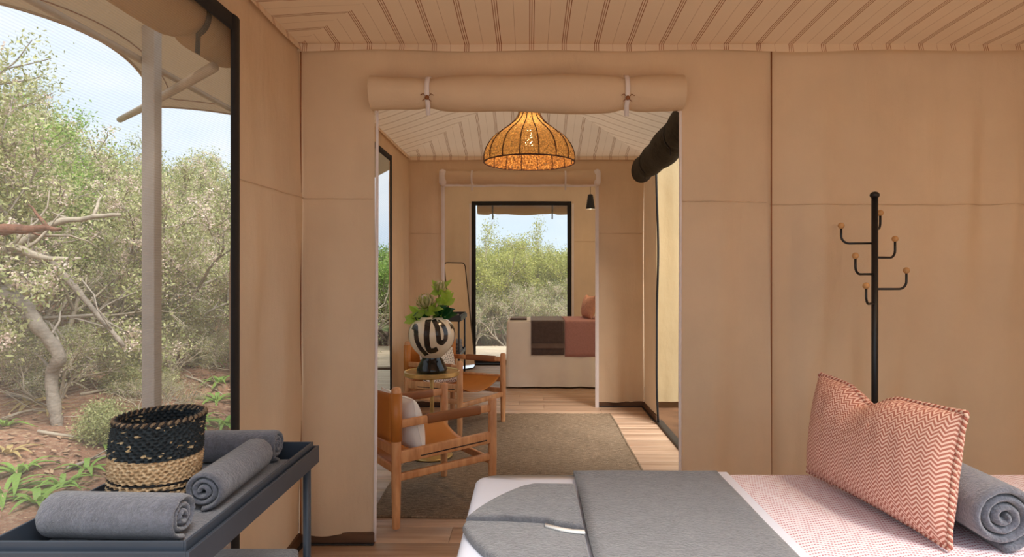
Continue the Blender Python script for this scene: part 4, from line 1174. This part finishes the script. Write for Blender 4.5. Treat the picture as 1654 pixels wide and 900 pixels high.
# ---- terrain
def H(x, y):
    l = max(0.0, -x - 1.8); h = -.36 + .235 * min(l, 7) + .10 * max(0, l - 7)
    f = max(0.0, y - 11.5); h = max(h, -.30 + .08 * min(f, 6) + .03 * max(0, f - 6)) if y > 10 else h
    if x > -1.2 and y < 11.6: h = min(h, -.30)
    h += .035 * math.sin(2.1 * x + 1.3 * y) + .03 * math.sin(3.7 * x - 2.3 * y + 1) + .02 * math.sin(7 * y + 5 * x)
    return h
mb = MB(); mb.grid(lambda a, b: ((-30 + 60 * a), (-14 + 54 * b), H(-30 + 60 * a, -14 + 54 * b)), 200, 200)
g_ = mb.build('ground', 'soil'); tag(g_, 'red-brown soil bank strewn with leaf litter outside', 'ground', kind='structure')

# ---- awning, post, rail, pole
aw = thing('awning', 'tan canvas awning with a scalloped edge outside the tall near window', 'awning', (-1.6, 2.9, 2.4))
aorg = (-1.6, 2.9, 2.4); corners = [-.3, 1.75, 3.64, 5.6, 7.4]; cz_ = {-.3: 2.30, 1.75: 2.23, 3.64: 2.32, 5.6: 2.32, 7.4: 2.3}
def aw_edge(y):
    for a, b in zip(corners, corners[1:]):
        if a <= y <= b:
            t = (y - a) / (b - a); k = math.sin(PI * t) ** .85; za, zb = cz_[a], cz_[b]; return (-2.22 + .28 * k, za + (zb - za) * t + .115 * k)
    return (-2.22, 2.32)
def aw_fn(a, b):
    y = corners[0] + (corners[-1] - corners[0]) * a; ex, ez = aw_edge(y); x = (XL - .01) + (ex - XL + .01) * b
    return (x, y, 2.86 + (ez - 2.86) * (b ** 1.15) - .04 * math.sin(PI * b))
MB().grid(aw_fn, 150, 14).build('canopy', 'canvas_out', aw, org=aorg)
MB().tube([Vector(aw_fn(t, .985)) - Vector((0, 0, .006)) for t in np.linspace(0, 1, 150)], .006, 6).build('hem', 'canvas_out', aw, org=aorg)
MB().tube([Vector(aw_fn(t, .90)) - Vector((0, 0, .004)) for t in np.linspace(0, 1, 150)], .003, 6).build('edge_cord', 'leather_dark', aw, org=aorg)
po = thing('awning_post', 'square grey post standing outside the tall near window', 'post', (-1.75, 2.87, H(-1.75, 2.87) - .05))
pb = H(-1.75, 2.87) - .05
MB().box((0, 0, (2.50 - pb) / 2), (.060, .060, 2.50 - pb), bev=.004).build('shaft', 'post', po)
MB().box((0, 0, .06), (.13, .13, .02), bev=.003).build('foot_plate', 'post', po)
o = MB().tube([(-1.802, .2, 2.335), (-1.802, 6.0, 2.335)], .016, 10).build('awning_rail', 'pole', org=(-1.802, 3.1, 2.335)); tag(o, 'thin horizontal rail running under the awning', 'rail')
o = MB().tube([(-1.255, 2.46, 2.165), (-2.30, 3.69, 2.332), (-2.95, 4.46, 2.45)], .021, 12).build('awning_pole', 'pole', org=(-1.255, 2.46, 2.165)); tag(o, 'slanting round pole holding out the awning corner', 'pole')

# ---- plants
def leaves_np(centers, size, rs, spread, per, aspect=.5, upbias=.3):
    c = np.repeat(centers, per, axis=0); n = len(c)
    p = c + rs.normal(0, spread, (n, 3)); d = rs.normal(0, 1, (n, 3)); d[:, 2] += upbias; d /= np.linalg.norm(d, axis=1)[:, None]
    r = rs.normal(0, 1, (n, 3)); s = np.cross(d, r); s /= np.linalg.norm(s, axis=1)[:, None] + 1e-9
    L = size * rs.uniform(.6, 1.4, (n, 1)); W = L * aspect / 2
    v = np.stack([p, p + d * L * .5 + s * W, p + d * L, p + d * L * .5 - s * W], axis=1).reshape(-1, 3)
    return v
def quads(n): return np.arange(n * 4).reshape(-1, 4)
def skeleton(seed, height, spread, stems=5, levels=4, lean=.5, wob=.25):
    r = random.Random(seed); segs = []; tips = []
    def grow(p, d, L, rad, lv):
        pts = [p.copy()]; q = p.copy(); dd = d.copy(); n = 4
        for k in range(n):
            dd = (dd + Vector((r.uniform(-wob, wob), r.uniform(-wob, wob), r.uniform(-wob * .6, wob * .8)))).normalized()
            q = q + dd * L / n; pts.append(q.copy())
        segs.append((pts, rad, rad * .6, lv))
        if lv >= levels - 1:
            tips.extend(pts[1:])
            return
        if lv >= levels - 2: tips.extend(pts[2:])
        for k in range(r.choice([3, 4, 4])):
            a = r.uniform(0, 2 * PI); tl = r.uniform(.45, 1.05); o_ = dd.orthogonal().normalized(); o2 = dd.cross(o_)
            nd = (dd * math.cos(tl) + (o_ * math.cos(a) + o2 * math.sin(a)) * math.sin(tl)); nd.z += .18; nd.normalize()
            grow(pts[r.choice([2, 3, 4])], nd, L * r.uniform(.55, .75), rad * .55, lv + 1)
    for k in range(stems):
        a = 2 * PI * k / stems + r.uniform(-.5, .5); l = r.uniform(.2, 1) * lean
        grow(Vector((math.cos(a) * .08, math.sin(a) * .08, -.05)), Vector((math.cos(a) * l * spread, math.sin(a) * l * spread, 1)).normalized(), height * .42, .035 * height / 2.5, 0)
    return segs, tips
protos = {}
def bush_proto(key, seed, height, spread, leafm, lsize, per, flowerm=None, fper=0, ffrac=0, stems=5, lean=.6, bark='bark', lspread=.07, levels=4, fsize=.018, aspect=.45, name='shrub'):
    segs, tips = skeleton(seed, height, spread, stems, levels, lean)
    rs = np.random.default_rng(seed)
    root = bpy.data.objects.new(name, None); col.objects.link(root)
    mb = MB()
    for pts, r0, r1, lv in segs:
        n = 7 if lv == 0 else (5 if lv == 1 else 3)
        mb.tube(pts, list(np.linspace(r0, r1, len(pts))), n, caps=False)
    mb.build('branches', bark, root)
    T = np.array([tuple(t) for t in tips])
    zmax = T[:, 2].max(); 
    lv = leaves_np(T, lsize, rs, lspread, per, aspect)
    fo = np_mesh('foliage', lv, quads(len(lv) // 4), leafm, root); fo['kind'] = 'stuff'
    if flowerm:
        ends = T[rs.random(len(T)) < ffrac]
        fv = leaves_np(ends + rs.normal(0, .02, ends.shape), fsize, rs, .030, fper, .8)
        fl = np_mesh('blossom', fv, quads(len(fv) // 4), flowerm, root); fl['kind'] = 'stuff'
    protos[key] = [root, 0]
    return root
bush_proto('flower', 101, 3.0, .9, 'leaf_olive', .036, 26, 'blossom', 46, .42, 6, .7, name='flowering_shrub')
bush_proto('flower2', 117, 2.7, 1.0, 'leaf_olive', .034, 24, 'blossom', 50, .50, 6, .8, name='flowering_shrub')
bush_proto('green', 131, 2.5, .9, 'leaf_green', .040, 26, None, 0, 0, 6, .7, name='leafy_shrub')
bush_proto('yellow', 141, 2.6, .9, 'leaf_yellow', .040, 40, 'blossom', 16, .10, 6, .7, 'twig', name='yellow_green_shrub')
bush_proto('grey', 151, 1.0, 1.0, 'leaf_olive', .022, 16, 'blossom_grey', 26, .6, 8, .8, 'twig', .045, name='grey_shrub')
bush_proto('twiggy', 161, 2.3, 1.1, 'leaf_olive', .030, 6, 'blossom', 12, .22, 7, .8, 'twig', name='twiggy_shrub')
bush_proto('low', 171, .55, 1.2, 'leaf_olive', .030, 5, None, 0, 0, 8, .9, 'twig', .05, name='low_shrub')
PL = {'flower': ('pink-blossomed olive shrub on the bank outside the tall near window', 'blossoming shrubs on the side bank'),
      'flower2': ('cream-blossomed spreading shrub on the bank outside the tall near window', 'spreading blossom shrubs on the side bank'),
      'green': ('dense green leafy shrub on the bank outside the tall near window', 'green shrubs on the side bank'),
      'yellow': ('yellow-green shrub beyond the pale deck', 'yellow-green shrubs'),
      'grey': ('low rounded grey-cream shrub on the side bank', 'grey-cream shrubs'),
      'twiggy': ('twiggy half-bare shrub with few pale blossoms', 'twiggy shrubs'),
      'low': ('low ground-hugging green shrub on the red soil', 'low green shrubs')}
FAR = {'flower': ('pink-blossomed shrub beyond the pale deck of the far window', 'blossoming shrubs beyond the far deck'),
       'flower2': ('cream-blossomed shrub beyond the pale deck of the far window', 'spreading blossom shrubs beyond the far deck'),
       'green': ('dense green shrub beyond the pale deck of the far window', 'green shrubs beyond the far deck'),
       'twiggy': ('twiggy half-bare shrub beyond the pale deck of the far window', 'twiggy shrubs beyond the far deck'),
       'yellow': ('yellow-green shrub beyond the pale deck of the far window', 'yellow-green shrubs beyond the far deck')}
def place(key, x, y, s=1.0, rz=None, sz=None):
    p = protos[key]; o = p[0] if p[1] == 0 else copy_tree(p[0]); p[1] += 1
    o.location = (x, y, H(x, y) - .03); o.rotation_euler = (0, 0, rz if rz is not None else random.uniform(0, 6.28)); o.scale = (s, s, sz or s)
    lab = (FAR if y > 10.5 and x > -3.5 and key in FAR else PL)[key]
    sz_ = ('tall ' if s >= 1.15 else 'mid-height ' if s >= .7 else 'knee-high ') if key not in ('low', 'grey') else ('larger ' if s > .78 else 'smaller ')
    tag(o, sz_ + lab[0], 'shrub', sz_ + lab[1])
# bank outside the near window
for a in [('flower', -5.0, 5.2, 1.05), ('flower2', -4.4, 7.0, 1.0), ('green', -5.9, 6.4, 1.1), ('flower', -6.6, 4.6, 1.2), ('flower2', -7.0, 7.6, 1.2), ('flower', -5.3, 8.8, .95),
          ('green', -7.6, 9.6, 1.2), ('flower2', -5.0, 10.8, .95), ('flower', -6.6, 11.8, 1.1), ('green', -4.2, 12.4, .9), ('flower', -8.8, 6.0, 1.3), ('flower2', -8.8, 8.4, 1.3),
          ('twiggy', -4.9, 6.2, 1.0), ('twiggy', -4.4, 8.2, .9), ('green', -9.6, 11.5, 1.3), ('flower', -4.0, 9.6, .8), ('green', -6.2, 3.4, 1.0), ('flower2', -7.6, 2.6, 1.2), ('flower', -5.6, 13.6, 1.1),
          ('flower2', -8.0, 13.0, 1.3), ('green', -11.0, 8.8, 1.5), ('flower', -11.5, 13.0, 1.5),
          ('grey', -4.15, 7.0, 1.0), ('grey', -4.7, 8.0, .9), ('grey', -3.6, 8.6, .8),
          ('low', -3.35, 5.0, .75), ('low', -4.0, 6.3, .8), ('twiggy', -4.3, 5.6, .42), ('twiggy', -3.9, 6.6, .36), ('twiggy', -4.7, 4.8, .45), ('twiggy', -3.5, 7.6, .4), ('grey', -4.5, 6.0, .7), ('twiggy', -3.35, 5.6, .28)]: place(*a)
# beyond the far deck
for a in [('yellow', -.9, 13.2, 1.0), ('flower2', .3, 12.9, .72), ('yellow', 1.2, 13.6, .95), ('twiggy', -.3, 12.5, .80), ('twiggy', .9, 12.4, .75), ('flower', -1.6, 13.0, .8), ('green', 2.1, 13.4, .75),
          ('twiggy', -1.2, 12.3, .75), ('yellow', 0.2, 14.6, 1.0), ('green', -2.4, 13.6, .9), ('yellow', 2.6, 14.6, .8), ('yellow', -1.8, 15.2, 1.0), ('twiggy', 1.9, 12.5, .7), ('flower2', -2.6, 12.6, .8), ('green', 3.4, 13.0, .8),
          ('yellow', 1.4, 15.6, .8), ('green', -.6, 16.2, .9), ('flower', 3.0, 16.5, .8)]: place(*a)
# beside the walkway
for a in [('twiggy', -3.0, 9.8, .8), ('green', -3.1, 11.2, .9), ('flower', -2.9, 12.6, .8)]: place(*a)

# ---- fallen and crooked branches
def ray(u, v):
    lo, hi = .5, 30.0
    f_ = lambda Y: P(u, v, Y).z - H(P(u, v, Y).x, Y)
    Y = .8
    while Y < 28 and f_(Y) > 0: Y += .02
    return Y
def branch(name, label, pts, r0, r1, mat='bark', twigs=0, seed=1, cat='branch', group=None):
    pts = [Vector(p) for p in pts]; r = random.Random(seed)
    fine = []
    for a, b in zip(pts, pts[1:]):
        for k in range(5): fine.append(a.lerp(b, k / 5) + Vector((r.uniform(-1, 1), r.uniform(-1, 1), r.uniform(-1, 1))) * r0 * .25)
    fine.append(pts[-1])
    for _ in range(1): fine = [fine[0]] + [(fine[i - 1] + fine[i] * 2 + fine[i + 1]) / 4 for i in range(1, len(fine) - 1)] + [fine[-1]]
    root = thing(name, label, cat, fine[0], group=group); m = len(fine)
    MB().tube(fine, [(r0 + (r1 - r0) * i / (m - 1)) * r.uniform(.85, 1.15) for i in range(m)], 9).build('limb', mat, root, org=tuple(fine[0]))
    for k in range(twigs):
        i = r.randrange(2, m - 1); p = fine[i]; d = Vector((r.uniform(-1, 1), r.uniform(-.6, .6), r.uniform(-.3, .9))).normalized(); L = r.uniform(.25, .7)
        q = [p]; 
        for s in range(4):
            d = (d + Vector((r.uniform(-.35, .35), r.uniform(-.35, .35), r.uniform(-.3, .3)))).normalized(); q.append(q[-1] + d * L / 4)
        MB().tube(q, list(np.linspace(r0 * .35, .004, 5)), 5).build('twig', mat, root, org=tuple(fine[0]))
    return root
Yt = ray(97, 690)
branch('crooked_trunk', 'crooked pale grey trunk rising from the red soil by the window', [P(96, 705, Yt), P(88, 660, Yt), P(82, 600, Yt), P(98, 578, Yt - .05), P(62, 530, Yt - .1), P(40, 490, Yt - .1), P(-20, 462, Yt - .2)], .042, .055, 'bark', 7, 3, 'trunk')
Yt2 = ray(160, 600)
branch('fallen_tree', 'thick dark fallen trunk lying across the red soil bank', [P(165, 598, Yt2), P(110, 575, Yt2 - .1), P(60, 540, Yt2 - .1), P(-30, 480, Yt2 - .1)], .085, .10, 'bark', 8, 4, 'trunk')
Yd = 4.6
branch('dead_branch', 'red-brown dead branch stub reaching out of the shrubs', [P(-40, 372, Yd), P(20, 370, Yd), P(60, 368, Yd), P(98, 370, Yd - .05)], .055, .012, 'bark_red', 3, 5)
branch('dead_branch', 'pale grey bare branch reaching sideways out of the shrubs', [P(-40, 425, Yd + .4), P(20, 400, Yd + .4), P(90, 360, Yd + .4), P(140, 352, Yd + .4), P(195, 347, Yd + .4)], .042, .012, 'twig', 3, 6)
branch('dead_branch', 'forked pale branch lying low among the shrubs', [P(-30, 405, Yd + .2), P(30, 402, Yd + .2), P(70, 417, Yd + .2), P(130, 418, Yd + .25)], .045, .012, 'twig', 4, 7)
branch('dead_branch', 'grey branch slanting down behind the crooked trunk', [P(60, 400, Yd + .7), P(110, 450, Yd + .7), P(150, 500, Yd + .8), P(200, 560, Yd + .9)], .03, .02, 'bark', 5, 8)
for k, (u, v, du, dv) in enumerate([(20, 590, 120, 10), (130, 640, 140, -14), (10, 640, 90, 30), (60, 700, 170, 40), (260, 660, 90, 24), (30, 620, 130, -22), (180, 620, 110, 30), (300, 610, 60, 30), (110, 760, 120, -30), (5, 680, 80, -16)]):
    pts = []
    for t in (0, .35, .7, 1):
        uu, vv = u + du * t, v + dv * t; Yg = ray(uu, vv); p = P(uu, vv, Yg); pts.append(p + Vector((0, 0, .015 + .03 * math.sin(PI * t))))
    branch('fallen_twig', ('pale bleached' if k % 2 else 'grey-barked') + ' thin fallen twig lying on the red soil bank', pts, .014, .005, 'twig' if k % 2 else 'bark', 3, 20 + k, group=('pale' if k % 2 else 'grey') + ' fallen twigs on the side bank')

# ---- strappy green plants
def strap_plant(u, v, n, L, seed, mat='leaf_fresh'):
    r = random.Random(seed); Yg = ray(u, v); p = P(u, v, Yg); loc = (p.x, p.y, H(p.x, p.y) - .01)
    sz_ = 'large ' if L > .33 else 'medium ' if L > .25 else 'small '
    kd = 'bright green' if mat == 'leaf_fresh' else 'yellowing dry'
    root = thing('strap_leaf_plant', sz_ + kd + ' strap-leaved plant clump on the red soil bank', 'plant', loc, group=sz_ + kd + ' strap-leaved plants')
    for k in range(n):
        a = 2 * PI * k / n + r.uniform(-.4, .4); el = r.uniform(.5, 1.25); ll = L * r.uniform(.7, 1.15); W = .044 * r.uniform(.8, 1.2)
        d = Vector((math.cos(a), math.sin(a), 0)); s_ = Vector((-math.sin(a), math.cos(a), 0)); vs = []
        for i in range(7):
            t = i / 6; q = d * (.02 + ll * t * math.cos(el) * (1 + .5 * t)) + Vector((0, 0, ll * (math.sin(el) * t - .75 * t * t)+ .02)); ww = W / 2 * (1 - t ** 2.5) * (.6 + .8 * t * (1 - t) * 2)
            q.z = max(q.z, .01)
            vs += [q - s_ * ww, q + Vector((0, 0, -.004)), q + s_ * ww]
        fs = [(3 * i + j, 3 * i + j + 1, 3 * i + j + 4, 3 * i + j + 3) for i in range(6) for j in range(2)]
        MB().add(vs, fs).build('leaf', mat, root)
for k, (u, v, n, L) in enumerate([(30, 770, 14, .34), (60, 815, 12, .34), (5, 800, 12, .32), (100, 790, 9, .26), (170, 720, 9, .22), (345, 590, 14, .34), (350, 650, 16, .36), (320, 690, 14, .32), (362, 690, 12, .34), (140, 760, 10, .24), (10, 690, 8, .2), (290, 700, 10, .26), (240, 720, 10, .24), (355, 620, 12, .3)]):
    strap_plant(u, v, n, L, 40 + k)
for k, (u, v, n, L) in enumerate([(50, 655, 12, .26), (80, 665, 10, .24), (300, 672, 10, .28), (15, 735, 8, .2), (210, 690, 8, .2)]):
    strap_plant(u, v, n, L, 70 + k, 'leaf_dry')
# leaf litter: uncountable
rs = np.random.default_rng(3)
xy = np.stack([rs.uniform(-7, -1.9, 9000), rs.uniform(1.2, 11, 9000)], 1)
xy2 = np.stack([rs.uniform(-3, 3.5, 3000), rs.uniform(11.6, 13.5, 3000)], 1); xy = np.concatenate([xy, xy2])
cz = np.array([[x, y, H(x, y) + .012] for x, y in xy]); n = len(cz)
d = rs.normal(0, 1, (n, 3)); d[:, 2] *= .25; d /= np.linalg.norm(d, axis=1)[:, None]; s = np.cross(d, np.array([0, 0, 1.0])); s += rs.normal(0, .2, s.shape)
L = rs.uniform(.03, .085, (n, 1)); v = np.stack([cz, cz + d * L * .5 + s * L * .2, cz + d * L, cz + d * L * .5 - s * L * .2], 1).reshape(-1, 3)
M['litter'] = leafmat('leaf_litter', srgb(120, 78, 58), srgb(206, 176, 142), .1, .8)
lt = np_mesh('leaf_litter', v, quads(n), 'litter'); tag(lt, 'dry brown leaf litter scattered over the red soil', 'leaf litter', kind='stuff')
